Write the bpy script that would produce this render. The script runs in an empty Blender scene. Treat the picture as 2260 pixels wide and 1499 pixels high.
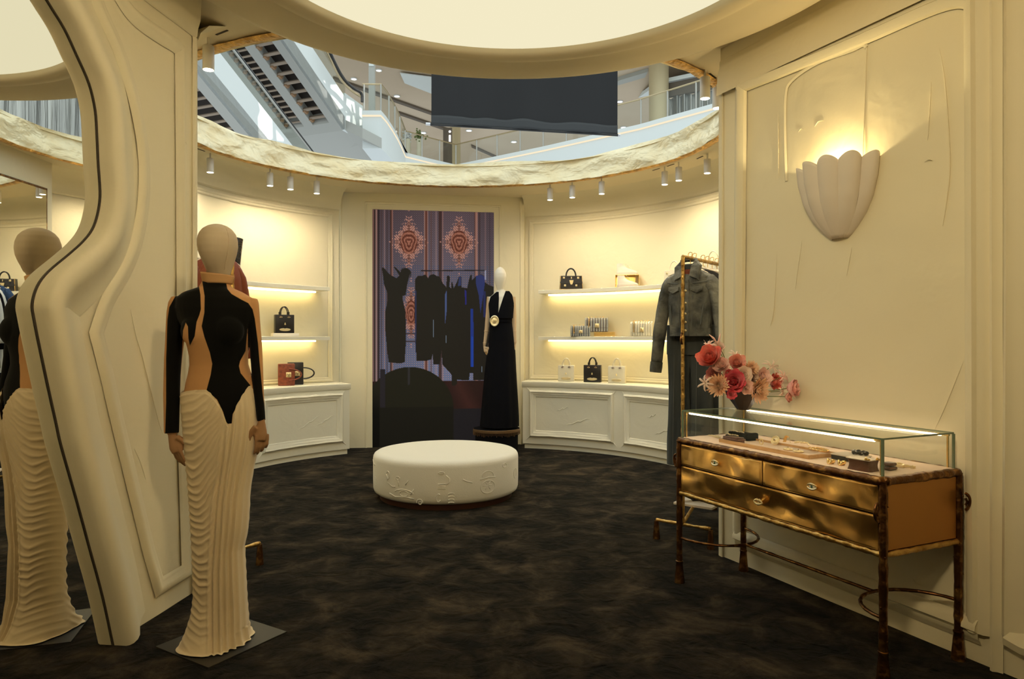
import bpy, bmesh, math, random
import numpy as np
from mathutils import Vector, Matrix, noise
random.seed(7)
PI = math.pi
S = bpy.context.scene
COL = S.collection
F, CX, CY, H = 1560.0, 1130.0, 747.0, 1.33      # focal length in px of the 2260 px frame, horizon row, eye height

# ------------------------------------------------------------------ materials
def _n(nt, t, **k):
    n = nt.nodes.new(t)
    for a, b in k.items():
        setattr(n, a, b)
    return n

def mat(name, col, rough=0.6, metal=0.0, bump=None, col2=None, cscale=8.0, cpos=(0.35, 0.65), spec=0.5, sheen=0.0,
        coat=0.0, stretch=None, detail=4.0, bump2=None, emit=None, estr=0.0):
    m = bpy.data.materials.new(name)
    m.use_nodes = True
    nt = m.node_tree
    b = nt.nodes['Principled BSDF']
    b.inputs['Base Color'].default_value = (*col, 1)
    b.inputs['Roughness'].default_value = rough
    b.inputs['Metallic'].default_value = metal
    b.inputs['Specular IOR Level'].default_value = spec
    b.inputs['Sheen Weight'].default_value = sheen
    b.inputs['Coat Weight'].default_value = coat
    if emit:
        b.inputs['Emission Color'].default_value = (*emit, 1)
        b.inputs['Emission Strength'].default_value = estr
    tc = _n(nt, 'ShaderNodeTexCoord')
    mp = _n(nt, 'ShaderNodeMapping')
    nt.links.new(tc.outputs['Object'], mp.inputs['Vector'])
    if stretch:
        mp.inputs['Scale'].default_value = stretch
    if col2:
        nz = _n(nt, 'ShaderNodeTexNoise')
        nz.inputs['Scale'].default_value = cscale
        nz.inputs['Detail'].default_value = detail
        cr = _n(nt, 'ShaderNodeValToRGB')
        cr.color_ramp.elements[0].color = (*col, 1)
        cr.color_ramp.elements[1].color = (*col2, 1)
        cr.color_ramp.elements[0].position, cr.color_ramp.elements[1].position = cpos
        nt.links.new(mp.outputs[0], nz.inputs['Vector'])
        nt.links.new(nz.outputs['Fac'], cr.inputs['Fac'])
        nt.links.new(cr.outputs['Color'], b.inputs['Base Color'])
    last = None
    for bb in (bump, bump2):
        if not bb:
            continue
        nz = _n(nt, 'ShaderNodeTexNoise')
        nz.inputs['Scale'].default_value = bb[0]
        nz.inputs['Detail'].default_value = bb[2] if len(bb) > 2 else 4
        if len(bb) > 4:
            nz.inputs['Distortion'].default_value = bb[4]
        nt.links.new(mp.outputs[0], nz.inputs['Vector'])
        bp = _n(nt, 'ShaderNodeBump')
        bp.inputs['Strength'].default_value = bb[1]
        bp.inputs['Distance'].default_value = bb[3] if len(bb) > 3 else 0.01
        nt.links.new(nz.outputs['Fac'], bp.inputs['Height'])
        if last:
            nt.links.new(last.outputs['Normal'], bp.inputs['Normal'])
        last = bp
    if last:
        nt.links.new(last.outputs['Normal'], b.inputs['Normal'])
    return m

def emis(name, col, s):
    m = bpy.data.materials.new(name)
    m.use_nodes = True
    nt = m.node_tree
    nt.nodes.clear()
    e = _n(nt, 'ShaderNodeEmission')
    e.inputs['Color'].default_value = (*col, 1)
    e.inputs['Strength'].default_value = s
    o = _n(nt, 'ShaderNodeOutputMaterial')
    nt.links.new(e.outputs[0], o.inputs[0])
    return m

def thin_glass(name, tint=(0.97, 0.985, 0.975), ior=1.5):
    m = bpy.data.materials.new(name)
    m.use_nodes = True
    nt = m.node_tree
    nt.nodes.clear()
    t = _n(nt, 'ShaderNodeBsdfTransparent')
    t.inputs[0].default_value = (*tint, 1)
    g = _n(nt, 'ShaderNodeBsdfGlossy')
    g.inputs['Roughness'].default_value = 0.02
    g.inputs['Color'].default_value = (0.9, 0.95, 0.92, 1)
    lw = _n(nt, 'ShaderNodeLayerWeight')
    lw.inputs['Blend'].default_value = 0.5
    pw = _n(nt, 'ShaderNodeMath', operation='POWER'); pw.inputs[1].default_value = 5.0
    nt.links.new(lw.outputs['Facing'], pw.inputs[0])
    f = _n(nt, 'ShaderNodeMath', operation='MULTIPLY_ADD'); f.inputs[1].default_value = 0.55; f.inputs[2].default_value = 0.035 * (ior - 0.5)
    nt.links.new(pw.outputs[0], f.inputs[0])
    mx = _n(nt, 'ShaderNodeMixShader')
    o = _n(nt, 'ShaderNodeOutputMaterial')
    nt.links.new(f.outputs[0], mx.inputs[0])
    nt.links.new(t.outputs[0], mx.inputs[1])
    nt.links.new(g.outputs[0], mx.inputs[2])
    nt.links.new(mx.outputs[0], o.inputs[0])
    return m

def carpet_mat():
    m = mat('carpet', (.02, .02, .02), 0.95, bump=(300, 0.9, 2, 0.01), bump2=(8, 0.9, 8, 0.05, 1.2), spec=0.05, sheen=0.04)
    nt = m.node_tree; b = nt.nodes['Principled BSDF']
    mp = [n for n in nt.nodes if n.type == 'MAPPING'][0]
    nz = _n(nt, 'ShaderNodeTexNoise'); nz.inputs['Scale'].default_value = 3.8; nz.inputs['Detail'].default_value = 12; nz.inputs['Roughness'].default_value = 0.66; nz.inputs['Distortion'].default_value = 0.5
    cr = _n(nt, 'ShaderNodeValToRGB'); e = cr.color_ramp.elements
    e[0].position = .40; e[0].color = (.0035, .003, .002, 1); e[1].position = .66; e[1].color = (.078, .057, .035, 1)
    x = cr.color_ramp.elements.new(.52); x.color = (.022, .0165, .010, 1)
    nt.links.new(mp.outputs[0], nz.inputs['Vector']); nt.links.new(nz.outputs['Fac'], cr.inputs['Fac']); nt.links.new(cr.outputs['Color'], b.inputs['Base Color'])
    return m
PLA = (0.80, 0.722, 0.515)
MT = dict(
    plaster=mat('plaster', PLA, 0.62, bump=(3.0, 0.35, 3, 0.03, 0.6), bump2=(45, 0.12, 4, 0.004), spec=0.3),
    plaster_cool=mat('plaster_cabinet', (0.80, 0.755, 0.61), 0.55, bump=(4.0, 0.3, 3, 0.02, 0.8), bump2=(60, 0.12, 4, 0.003), spec=0.3),
    soffit=mat('soffit_plaster', (0.78, 0.68, 0.47), 0.7, bump=(2.0, 0.15, 2, 0.02), spec=0.2),
    disc=emis('light_disc', (1.0, 0.915, 0.63), 0.90),
    led=emis('led_strip', (1.0, 0.80, 0.40), 11.0),
    led_case=emis('case_led', (1.0, 0.80, 0.55), 9.0),
    bulb=emis('spot_bulb', (1.0, 0.9, 0.66), 12.0),
    white_metal=mat('white_metal', (0.72, 0.68, 0.6), 0.45),
    goldleaf=mat('gold_leaf', (0.90, 0.74, 0.42), 0.36, 0.15, bump=(4, 0.8, 3, 0.08, 0.3), bump2=(22, 0.35, 3, 0.01), stretch=(1, 1, 1.6),
                 col2=(0.98, 0.87, 0.58), cscale=3, cpos=(0.3, 0.6)),
    goldlip=mat('gold_lip', (0.85, 0.52, 0.16), 0.3, 0.9, bump=(30, 0.9, 5, 0.03), col2=(0.45, 0.25, 0.07), cscale=18),
    brass=mat('hammered_brass', (0.86, 0.52, 0.17), 0.30, 1.0, bump=(4.2, 0.8, 1, 0.10, 0.4), bump2=(30, 0.05, 2, 0.01)),
    copper=mat('side_copper', (0.50, 0.245, 0.07), 0.42, 0.9, bump=(3, 0.3, 1, 0.04)),
    darkbrass=mat('dark_bronze', (0.15, 0.068, 0.026), 0.34, 0.95, bump=(28, 0.6, 2, 0.012), col2=(0.62, 0.34, 0.11), cscale=20, cpos=(0.52, 0.78)),
    gold=mat('polished_gold', (0.90, 0.62, 0.24), 0.25, 1.0, bump=(60, 0.1)),
    palegold=mat('pale_gold', (0.95, 0.80, 0.48), 0.3, 0.8),
    rackgold=mat('rack_gold', (0.62, 0.40, 0.13), 0.35, 0.9, bump=(25, 0.8, 2, 0.015), col2=(0.35, 0.19, 0.05), cscale=22, cpos=(0.45, 0.7)),
    chrome=mat('chrome', (0.7, 0.7, 0.72), 0.15, 1.0, bump=(30, 0.4)),
    carpet=carpet_mat(),
    mirror=mat('mirror', (0.86, 0.86, 0.82), 0.0, 1.0),
    black_metal=mat('black_plate', (0.03, 0.027, 0.022), 0.5, 0.3),
    boucle=mat('boucle', (0.80, 0.76, 0.65), 0.9, bump=(120, 0.25, 3, 0.004), spec=0.15, sheen=0.3),
    wood_dark=mat('dark_wood', (0.06, 0.022, 0.01), 0.35),
    head=mat('linen_head', (0.55, 0.44, 0.30), 0.85, bump=(300, 0.2, 2, 0.002), spec=0.1),
    headwhite=mat('white_head', (0.86, 0.80, 0.68), 0.8),
    handtan=mat('tan_hand', (0.42, 0.24, 0.11), 0.5, col2=(0.50, 0.30, 0.15), cscale=30),
    armtan=mat('wooden_arm', (0.72, 0.53, 0.34), 0.5, col2=(0.64, 0.46, 0.28), cscale=12, stretch=(4, 4, 1)),
    crepe=mat('cream_jersey', (0.74, 0.60, 0.385), 0.8, bump=(260, 0.12, 2, 0.002), spec=0.15, sheen=0.2),
    velvet=mat('black_velvet', (0.004, 0.004, 0.006), 0.9, spec=0.1),
    blackleather=mat('black_leather', (0.012, 0.009, 0.008), 0.35, bump=(120, 0.2, 3, 0.002)),
    croc=mat('black_croc', (0.012, 0.009, 0.007), 0.18, bump=(45, 0.9, 1, 0.01)),
    brownleather=mat('brown_leather', (0.10, 0.035, 0.018), 0.3, bump=(25, 0.7, 3, 0.01)),
    rust=mat('rust_leather', (0.30, 0.070, 0.025), 0.5, bump=(40, 0.8, 3, 0.006), col2=(0.17, 0.035, 0.015), cscale=25),
    rustcloth=mat('rust_cloth', (0.24, 0.055, 0.018), 0.65, bump=(8, 0.4)),
    creamleather=mat('cream_leather', (0.72, 0.66, 0.50), 0.45),
    whiteleather=mat('white_leather', (0.85, 0.78, 0.66), 0.5),
    offwhite=mat('offwhite_suede', (0.75, 0.65, 0.52), 0.8),
    pad=mat('pink_suede', (0.80, 0.62, 0.47), 0.9),
    tan_wood=mat('tan_wood', (0.50, 0.28, 0.11), 0.45, col2=(0.60, 0.36, 0.16), cscale=10, stretch=(1, 8, 8)),
    denim=mat('denim', (0.030, 0.034, 0.036), 0.85, col2=(0.27, 0.27, 0.235), cscale=6.5, bump=(9, 0.9, 4, 0.03, 0.8), bump2=(220, 0.4, 2, 0.002), cpos=(0.35, 0.7)),
    denim2=mat('denim_jeans', (0.026, 0.033, 0.038), 0.85, col2=(0.068, 0.076, 0.078), cscale=2.5, bump=(5, 0.5, 3, 0.03), bump2=(220, 0.3, 2, 0.002), stretch=(3, 3, 0.7)),
    seam=mat('denim_seam', (0.12, 0.13, 0.13), 0.8),
    darkcloth=mat('dark_cloth', (0.015, 0.013, 0.012), 0.8),
    bluecloth=mat('blue_cloth', (0.012, 0.045, 0.13), 0.85, bump=(60, 0.4)),
    whitecloth=mat('white_cloth', (0.7, 0.72, 0.72), 0.8),
    quilt=mat('striped_quilt', (0.10, 0.12, 0.14), 0.6),
    quilt2=mat('striped_quilt_mauve', (0.12, 0.085, 0.08), 0.6),
    stripeA=mat('quilt_stripe_grey', (0.33, 0.33, 0.31), 0.5),
    bowl=mat('bowl_black', (0.022, 0.011, 0.006), 0.35, bump=(60, 0.1)),
    shade=mat('sconce_plaster', (0.74, 0.655, 0.545), 0.75, bump=(80, 0.1, 3, 0.003)),
    green=mat('leaf_green', (0.13, 0.17, 0.04), 0.6),
    glass=thin_glass('case_glass', (0.985, 0.99, 0.985)),
    glassedge=mat('glass_edge', (0.14, 0.20, 0.13), 0.15, spec=0.8),
    glassmall=thin_glass('balustrade_glass', (0.86, 0.88, 0.85), 1.6),
    mallwhite=mat('mall_white', (0.72, 0.76, 0.74), 0.6, bump=(1, 0.02)),
    mallgrey=mat('mall_grey', (0.42, 0.42, 0.38), 0.6),
    mallbeige=mat('mall_ceiling_beige', (0.62, 0.50, 0.36), 0.7, col2=(0.55, 0.43, 0.30), cscale=0.2),
    malldark=mat('mall_dark', (0.14, 0.11, 0.08), 0.7),
    mallgold=mat('mall_column', (0.60, 0.50, 0.30), 0.5, 0.2),
    mallline=emis('mall_light_line', (1.0, 0.85, 0.6), 1.0),
    malldown=emis('mall_downlight', (1.0, 0.96, 0.9), 4.0),
    rail=mat('brass_rail', (0.50, 0.40, 0.24), 0.35, 0.8),
    steelpost=mat('steel_post', (0.45, 0.44, 0.40), 0.35, 0.6),
    rubber=mat('black_rubber', (0.02, 0.02, 0.02), 0.4),
    louver=mat('louver_brown', (0.30, 0.23, 0.165), 0.4, 0.3),
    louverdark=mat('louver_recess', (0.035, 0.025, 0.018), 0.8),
    louvertan=mat('louver_cheek', (0.30, 0.17, 0.08), 0.6),
    banner=mat('banner_black', (0.009, 0.009, 0.010), 0.6, bump=(1.2, 0.5, 3, 0.1), stretch=(1, 1, 0.2), spec=0.4),
    bannerhem=mat('banner_hem', (0.03, 0.033, 0.035), 0.5),
    silver=mat('silver_curtain', (0.55, 0.55, 0.52), 0.3, 0.6, bump=(6, 0.9, 3, 0.1), stretch=(1, 1, 0.05), col2=(0.3, 0.3, 0.29), cscale=2.0),
    white_text=emis('sign_white', (1, 1, 0.95), 2.0),
    fringe=mat('fringe_bronze', (0.20, 0.12, 0.06), 0.4, 0.6),
    eyewhite=mat('eye_enamel', (0.8, 0.78, 0.7), 0.3),
    iris=mat('iris_green', (0.05, 0.14, 0.12), 0.2),
    irisb=mat('iris_brown', (0.12, 0.04, 0.02), 0.2),
    slot=mat('slot_dark', (0.05, 0.035, 0.02), 0.8),
)
def petal(name, c, c2, sc=30):
    return mat(name, c, 0.7, col2=c2, cscale=sc, spec=0.2, sheen=0.2)
MT['coral'] = petal('coral_petal', (0.88, 0.17, 0.13), (0.92, 0.32, 0.25))
MT['magenta'] = petal('magenta_petal', (0.80, 0.08, 0.14), (0.90, 0.22, 0.26))
MT['blush'] = petal('blush_petal', (0.92, 0.56, 0.48), (0.95, 0.68, 0.60))
MT['peach'] = petal('peach_petal', (0.92, 0.55, 0.32), (0.95, 0.70, 0.50))
MT['salmon'] = petal('salmon_petal', (0.90, 0.36, 0.26), (0.93, 0.50, 0.40))
MT['pale'] = petal('pale_petal', (0.86, 0.64, 0.52), (0.90, 0.72, 0.60))
MT['rosey'] = petal('rose_pink_petal', (0.88, 0.38, 0.34), (0.92, 0.55, 0.48))

# ------------------------------------------------------------------ mesh builder
class MB:
    def __init__(s):
        s.v = []; s.f = []; s.mi = []; s.cur = 0
    def add(s, vs, fs, M=None):
        o = len(s.v)
        for p in vs:
            p = Vector(p)
            s.v.append(M @ p if M else p)
        for f in fs:
            s.f.append([i + o for i in f]); s.mi.append(s.cur)
        return s
    def box(s, c, d, M=None, taper=1.0):
        x, y, z = d[0] / 2, d[1] / 2, d[2] / 2
        vs = [(c[0] + a * x * (taper if k > 0 else 1), c[1] + b * y * (taper if k > 0 else 1), c[2] + k * z)
              for k in (-1, 1) for a, b in ((-1, -1), (1, -1), (1, 1), (-1, 1))]
        return s.add(vs, [(3, 2, 1, 0), (4, 5, 6, 7), (0, 1, 5, 4), (1, 2, 6, 5), (2, 3, 7, 6), (3, 0, 4, 7)], M)
    def rbox(s, c, d, r=0.01, M=None):
        """box with rounded vertical and horizontal edges"""
        bm = bmesh.new()
        bmesh.ops.create_cube(bm, size=1)
        for v in bm.verts:
            v.co = Vector((v.co.x * d[0] + c[0], v.co.y * d[1] + c[1], v.co.z * d[2] + c[2]))
        bmesh.ops.bevel(bm, geom=bm.edges[:], offset=r, segments=3, profile=0.5, affect='EDGES')
        bm.verts.index_update()
        s.add([v.co.copy() for v in bm.verts], [[v.index for v in f.verts] for f in bm.faces], M)
        bm.free()
        return s
    def grid(s, fn, nu, nv, closeu=False, closev=False, M=None):
        vs = [fn(i / nu, j / nv) for j in range(nv + (0 if closev else 1)) for i in range(nu + (0 if closeu else 1))]
        w = nu + (0 if closeu else 1)
        hh = nv + (0 if closev else 1)
        fs = []
        for j in range(nv):
            for i in range(nu):
                a = j * w + i; b = j * w + (i + 1) % w
                c = ((j + 1) % hh) * w + (i + 1) % w; d = ((j + 1) % hh) * w + i
                fs.append((a, b, c, d))
        return s.add(vs, fs, M)
    def tube(s, pts, r, n=10, cap=True, closed=False, M=None, flat=1.0):
        pts = [Vector(p) for p in pts]
        m = len(pts)
        rr = r if isinstance(r, (list, tuple)) else [r] * m
        up = None
        vs = []
        for i, p in enumerate(pts):
            if closed:
                t = pts[(i + 1) % m] - pts[i - 1]
            else:
                t = pts[min(i + 1, m - 1)] - pts[max(i - 1, 0)]
            if t.length < 1e-9:
                t = Vector((0, 0, 1))
            t.normalize()
            if up is None:
                up = Vector((0, 0, 1)) if abs(t.z) < 0.9 else Vector((0, 1, 0))
            a = up - t * up.dot(t)
            if a.length < 1e-6:
                a = Vector((1, 0, 0)) - t * t.x
            a.normalize(); up = a
            b = t.cross(a)
            for k in range(n):
                th = 2 * PI * k / n
                vs.append(p + (a * math.cos(th) * flat + b * math.sin(th)) * rr[i])
        fs = []
        for i in range(m if closed else m - 1):
            j = (i + 1) % m
            for k in range(n):
                fs.append((i * n + k, i * n + (k + 1) % n, j * n + (k + 1) % n, j * n + k))
        if cap and not closed:
            fs.append(tuple(range(n - 1, -1, -1)))
            fs.append(tuple((m - 1) * n + k for k in range(n)))
        return s.add(vs, fs, M)
    def lathe(s, prof, n=48, c=(0, 0, 0), M=None, a0=0, a1=2 * PI, capb=False, capt=False):
        full = abs(a1 - a0 - 2 * PI) < 1e-6
        w = n if full else n + 1
        vs = [(c[0] + r * math.cos(a0 + (a1 - a0) * i / n), c[1] + r * math.sin(a0 + (a1 - a0) * i / n), c[2] + z) for r, z in prof for i in range(w)]
        fs = []
        for j in range(len(prof) - 1):
            for i in range(n):
                a = j * w + i; b = j * w + (i + 1) % w
                fs.append((a, b, b + w, a + w))
        if capb: fs.append(tuple(range(w - 1, -1, -1)))
        if capt: fs.append(tuple((len(prof) - 1) * w + i for i in range(w)))
        return s.add(vs, fs, M)
    def ell(s, c, r, nu=24, nv=14, M=None):
        def f(u, v):
            a = 2 * PI * u; b = -PI / 2 + PI * v
            return (c[0] + r[0] * math.cos(b) * math.cos(a), c[1] + r[1] * math.cos(b) * math.sin(a), c[2] + r[2] * math.sin(b))
        return s.grid(f, nu, nv, closeu=True, M=M)
    def prism(s, poly, M, d):
        """flat polygon (2-D list) placed by matrix M in its xy plane and given thickness d along local z"""
        n = len(poly)
        vs = [(x, y, 0) for x, y in poly] + [(x, y, d) for x, y in poly]
        fs = [tuple(range(n - 1, -1, -1)), tuple(range(n, 2 * n))] + [(i, (i + 1) % n, n + (i + 1) % n, n + i) for i in range(n)]
        return s.add(vs, fs, M)
    def solid(s, pts, off):
        """closed slab: 3-D polygon plus the same polygon moved by off"""
        n = len(pts); off = Vector(off)
        vs = [Vector(p) for p in pts] + [Vector(p) + off for p in pts]
        fs = [tuple(range(n - 1, -1, -1)), tuple(range(n, 2 * n))] + [(i, (i + 1) % n, n + (i + 1) % n, n + i) for i in range(n)]
        return s.add(vs, fs)
    def sweep(s, path, nrm, prof, closed=False):
        path = [Vector(p) for p in path]; nrm = Vector(nrm).normalized()
        m = len(path); k = len(prof); vs = []
        for i, p in enumerate(path):
            a = path[i - 1] if (i > 0 or closed) else None
            b = path[(i + 1) % m] if (i < m - 1 or closed) else None
            t1 = (p - a).normalized() if a is not None else None
            t2 = (b - p).normalized() if b is not None else None
            if t1 is None: t1 = t2
            if t2 is None: t2 = t1
            n1 = nrm.cross(t1); n2 = nrm.cross(t2)
            sd = (n1 + n2)
            if sd.length < 1e-6: sd = n1.copy()
            sd.normalize()
            sd = sd / max(0.35, sd.dot(n1))
            for (q, h) in prof:
                vs.append(p + sd * q + nrm * h)
        fs = []
        for i in range(m if closed else m - 1):
            j = (i + 1) % m
            for q in range(k - 1):
                fs.append((i * k + q, i * k + q + 1, j * k + q + 1, j * k + q))
        return s.add(vs, fs)
    def crease(s, pts, r, n=6):
        pts = smooth_path(pts, 5); m = len(pts)
        return s.tube(pts, [max(.0003, .62 * r * math.sin(PI * i / (m - 1)) ** .6) for i in range(m)], n)
    def build(s, name, mats, parent=None, smooth=True, loc=None, bev=0, sub=0, angle=40, recalc=True, weld=True):
        me = bpy.data.meshes.new(name)
        me.from_pydata([tuple(v) for v in s.v], [], s.f)
        ms = mats if isinstance(mats, (list, tuple)) else [mats]
        for m in ms:
            me.materials.append(MT[m] if isinstance(m, str) else m)
        if len(ms) > 1:
            me.polygons.foreach_set('material_index', s.mi)
        if weld or recalc:
            bm = bmesh.new(); bm.from_mesh(me)
            if weld: bmesh.ops.remove_doubles(bm, verts=bm.verts, dist=1e-5)
            if recalc: bmesh.ops.recalc_face_normals(bm, faces=bm.faces)
            bm.to_mesh(me); bm.free()
        if smooth:
            me.polygons.foreach_set('use_smooth', [True] * len(me.polygons))
            if hasattr(me, 'set_sharp_from_angle'):
                me.set_sharp_from_angle(angle=math.radians(angle))
        me.update()
        o = bpy.data.objects.new(name, me)
        COL.objects.link(o)
        if parent: o.parent = parent
        if loc is not None: o.location = loc
        if bev:
            bv = o.modifiers.new('bevel', 'BEVEL'); bv.width = bev; bv.segments = 2; bv.limit_method = 'ANGLE'; bv.angle_limit = math.radians(50)
        if sub:
            sb = o.modifiers.new('subd', 'SUBSURF'); sb.levels = sub; sb.render_levels = sub
        return o

def tag(o, label, cat, group=None):
    o['label'] = label; o['category'] = cat
    if group: o['group'] = group
    return o
def thing(name, label, cat, loc=(0, 0, 0), rz=0.0, group=None):
    o = bpy.data.objects.new(name, None); COL.objects.link(o)
    o.empty_display_size = 0.05
    o.location = loc; o.rotation_euler = (0, 0, rz)
    return tag(o, label, cat, group)
def struct(o):
    o['kind'] = 'structure'; return o
def dup(root, loc, rz=None, label=None, group=None, scale=None):
    r = root.copy(); COL.objects.link(r); r.location = loc
    if rz is not None: r.rotation_euler = (0, 0, rz)
    if scale: r.scale = (scale,) * 3
    if label: r['label'] = label
    if group: r['group'] = group
    for ch in list(root.children):
        c = ch.copy(); COL.objects.link(c); c.parent = r
        for g in list(ch.children):
            d = g.copy(); COL.objects.link(d); d.parent = c
    return r

# ------------------------------------------------------------------ places
def P(px, py, Y): return Vector(((px - CX) / F * Y, Y, H - (py - CY) / F * Y))
def FL(px, py, z=0.0):
    Y = F * (H - z) / (py - CY); return Vector(((px - CX) / F * Y, Y, z))
# left wall plane  X = LC + .12 (Y-3.038)
LN = Vector((0.9929, -0.1191, 0)); LT = Vector((0.1191, 0.9929, 0))
LC = -1.736
def WL(px, py, off=0.0):
    s = (px - CX) / F; Y = (LC + off - 0.12 * 3.038) / (s - 0.12)
    return Vector((s * Y, Y, H - (py - CY) / F * Y))
def LX(Y): return LC + 0.12 * (Y - 3.038)
# right wall plane
RA = Vector((1.275, 4.32, 0)); RB = Vector((1.955, 2.78, 0))
RT = (RB - RA).normalized(); RN = Vector((RT.y, -RT.x, 0))
if RN.x > 0: RN = -RN
def WR(px, py, off=0.0):
    s = (px - CX) / F; a = RA + RN * off
    # a + RT*q = (sY, Y)
    # a.x + RT.x q = s (a.y + RT.y q)
    q = (s * a.y - a.x) / (RT.x - s * RT.y)
    p = a + RT * q
    return Vector((p.x, p.y, H - (py - CY) / F * p.y))
# round room
RC = Vector((-0.43, 6.25, 0)); RW = 2.78; RF = 2.37
def arc(az, R, z=0.0):
    a = math.radians(az); return Vector((RC.x + R * math.sin(a), RC.y + R * math.cos(a), z))
def onarc(px, R, z=0.0):
    s = (px - CX) / F
    A = s * s + 1; B = -2 * (s * RC.x + RC.y); Cc = RC.x ** 2 + RC.y ** 2 - R * R
    Y = (-B + math.sqrt(B * B - 4 * A * Cc)) / (2 * A)
    return Vector((s * Y, Y, z))
def azof(p): return math.degrees(math.atan2(p.x - RC.x, p.y - RC.y))
def lerp(a, b, t): return a + (b - a) * t
def interp(t, tab):
    if t <= tab[0][0]: return tab[0][1]
    for (a, b), (c, d) in zip(tab, tab[1:]):
        if t <= c: return b + (d - b) * (t - a) / (c - a)
    return tab[-1][1]
def smooth_path(pts, n=6):
    pts = [Vector(p) for p in pts]; out = []
    m = len(pts)
    for i in range(m - 1):
        p0 = pts[max(i - 1, 0)]; p1 = pts[i]; p2 = pts[i + 1]; p3 = pts[min(i + 2, m - 1)]
        for k in range(n):
            t = k / n
            out.append(0.5 * ((2 * p1) + (p2 - p0) * t + (2 * p0 - 5 * p1 + 4 * p2 - p3) * t * t + (3 * p1 - p0 - 3 * p2 + p3) * t ** 3))
    out.append(pts[-1])
    return out
def bumpy(pts, r, amp=0.25, seg=0.02, seed=0):
    """resample a path and give it a hammered, uneven radius"""
    pts = [Vector(p) for p in pts]; out = []; rr = []
    for a, b in zip(pts, pts[1:]):
        n = max(2, int((b - a).length / seg))
        for k in range(n):
            out.append(a.lerp(b, k / n))
    out.append(pts[-1])
    for i, p in enumerate(out):
        rr.append(r * (1 + amp * noise.noise(p * 35 + Vector((seed, seed * 2, 0)))))
    return out, rr
# ================================================================== the setting
ZC = 3.10
# floor
m = MB(); m.add([(-4.2, -1.4, 0), (4.2, -1.4, 0), (4.2, 9.6, 0), (-4.2, 9.6, 0)], [(0, 1, 2, 3)])
struct(m.build('floor', 'carpet', smooth=False))

# ceiling slab with the oval opening
EC = Vector((-0.53, 6.06)); EA, EB = 2.32, 2.09
def oval(a, k=0.0, z=0.0):
    return Vector((EC.x + (EA + k) * math.cos(a), EC.y + (EB + k) * math.sin(a), z))
m = MB(); N = 96
def sq(a):
    c, s_ = math.cos(a), math.sin(a); t = 1e9
    for lim, q, o in ((4.2, c, EC.x), (-4.2, c, EC.x), (9.6, s_, EC.y), (-1.4, s_, EC.y)):
        if abs(q) > 1e-6:
            v = (lim - o) / q
            if v > 0: t = min(t, v)
    return Vector((EC.x + c * t, EC.y + s_ * t, 0))
for z in (ZC, ZC + 0.22):
    vs = []
    for i in range(N):
        a = 2 * PI * i / N
        p = oval(a, 0.02); q = sq(a)
        vs += [(p.x, p.y, z), (q.x, q.y, z)]
    m.add(vs, [(2 * i, 2 * i + 1, 2 * ((i + 1) % N) + 1, 2 * ((i + 1) % N)) for i in range(N)])
struct(m.build('ceiling', 'soffit', smooth=False, recalc=False))

# gold leaf collar round the opening
m = MB()
def band(u, v):
    a = 2 * PI * u
    k = -0.015 + 0.035 * noise.noise(Vector((math.cos(a) * 4, math.sin(a) * 4, v * 2.2))) + 0.015 * noise.noise(Vector((math.cos(a) * 14, math.sin(a) * 14, v * 4))) - 0.03 * math.sin(v * PI) * 0
    top = 0.27 + 0.035 * noise.noise(Vector((math.cos(a) * 3, math.sin(a) * 3, 5)))
    p = oval(a, k + 0.05 * v)
    return (p.x, p.y, ZC - 0.02 + v * top)
m.grid(band, 220, 10, closeu=True)
def bandout(u, v):
    a = 2 * PI * u
    q = band(u, 1.0); p = oval(a, 0.05 + 0.03 * v)
    return (lerp(q[0], p.x + 0.02 * math.cos(a), v), lerp(q[1], p.y + 0.02 * math.sin(a), v), q[2] - v * 0.04)
m.grid(bandout, 220, 1, closeu=True)
g = struct(m.build('trim_1', 'goldleaf'))
m = MB()
def lip(u, v):
    a = 2 * PI * u; b = 2 * PI * v
    w = 0.038 + 0.012 * noise.noise(Vector((math.cos(a) * 14, math.sin(a) * 14, 2)))
    p = oval(a, 0.02 + w * math.cos(b))
    return (p.x, p.y, ZC - 0.012 + (0.012 + 0.006 * noise.noise(Vector((p.x * 12, p.y * 12, 0)))) * math.sin(b) - 0.004)
m.grid(lip, 260, 8, closeu=True, closev=True)
struct(m.build('trim_2', 'goldlip'))

# round light canopy over the entrance
CC = (0.01, 2.95)
m = MB()
m.lathe([(1.195, 3.05), (1.20, 3.01), (1.215, 2.992), (1.26, 2.985), (1.30, 2.99), (1.315, 3.002), (1.33, 3.004), (1.40, 2.988), (1.48, 2.983), (1.56, 2.988), (1.615, 3.005), (1.635, 3.03), (1.637, 3.099), (0.001, 3.099)],
        128, (CC[0], CC[1], 0))
struct(m.build('ceiling_canopy', 'soffit', angle=60))
m = MB(); m.lathe([(0.001, 3.03), (1.197, 3.03), (1.197, 3.06), (0.001, 3.06)], 128, (CC[0], CC[1], 0))
o = m.build('light_panel', 'disc', smooth=False)
tag(o, 'large round glowing light panel set in the canopy overhead', 'ceiling light')

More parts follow.
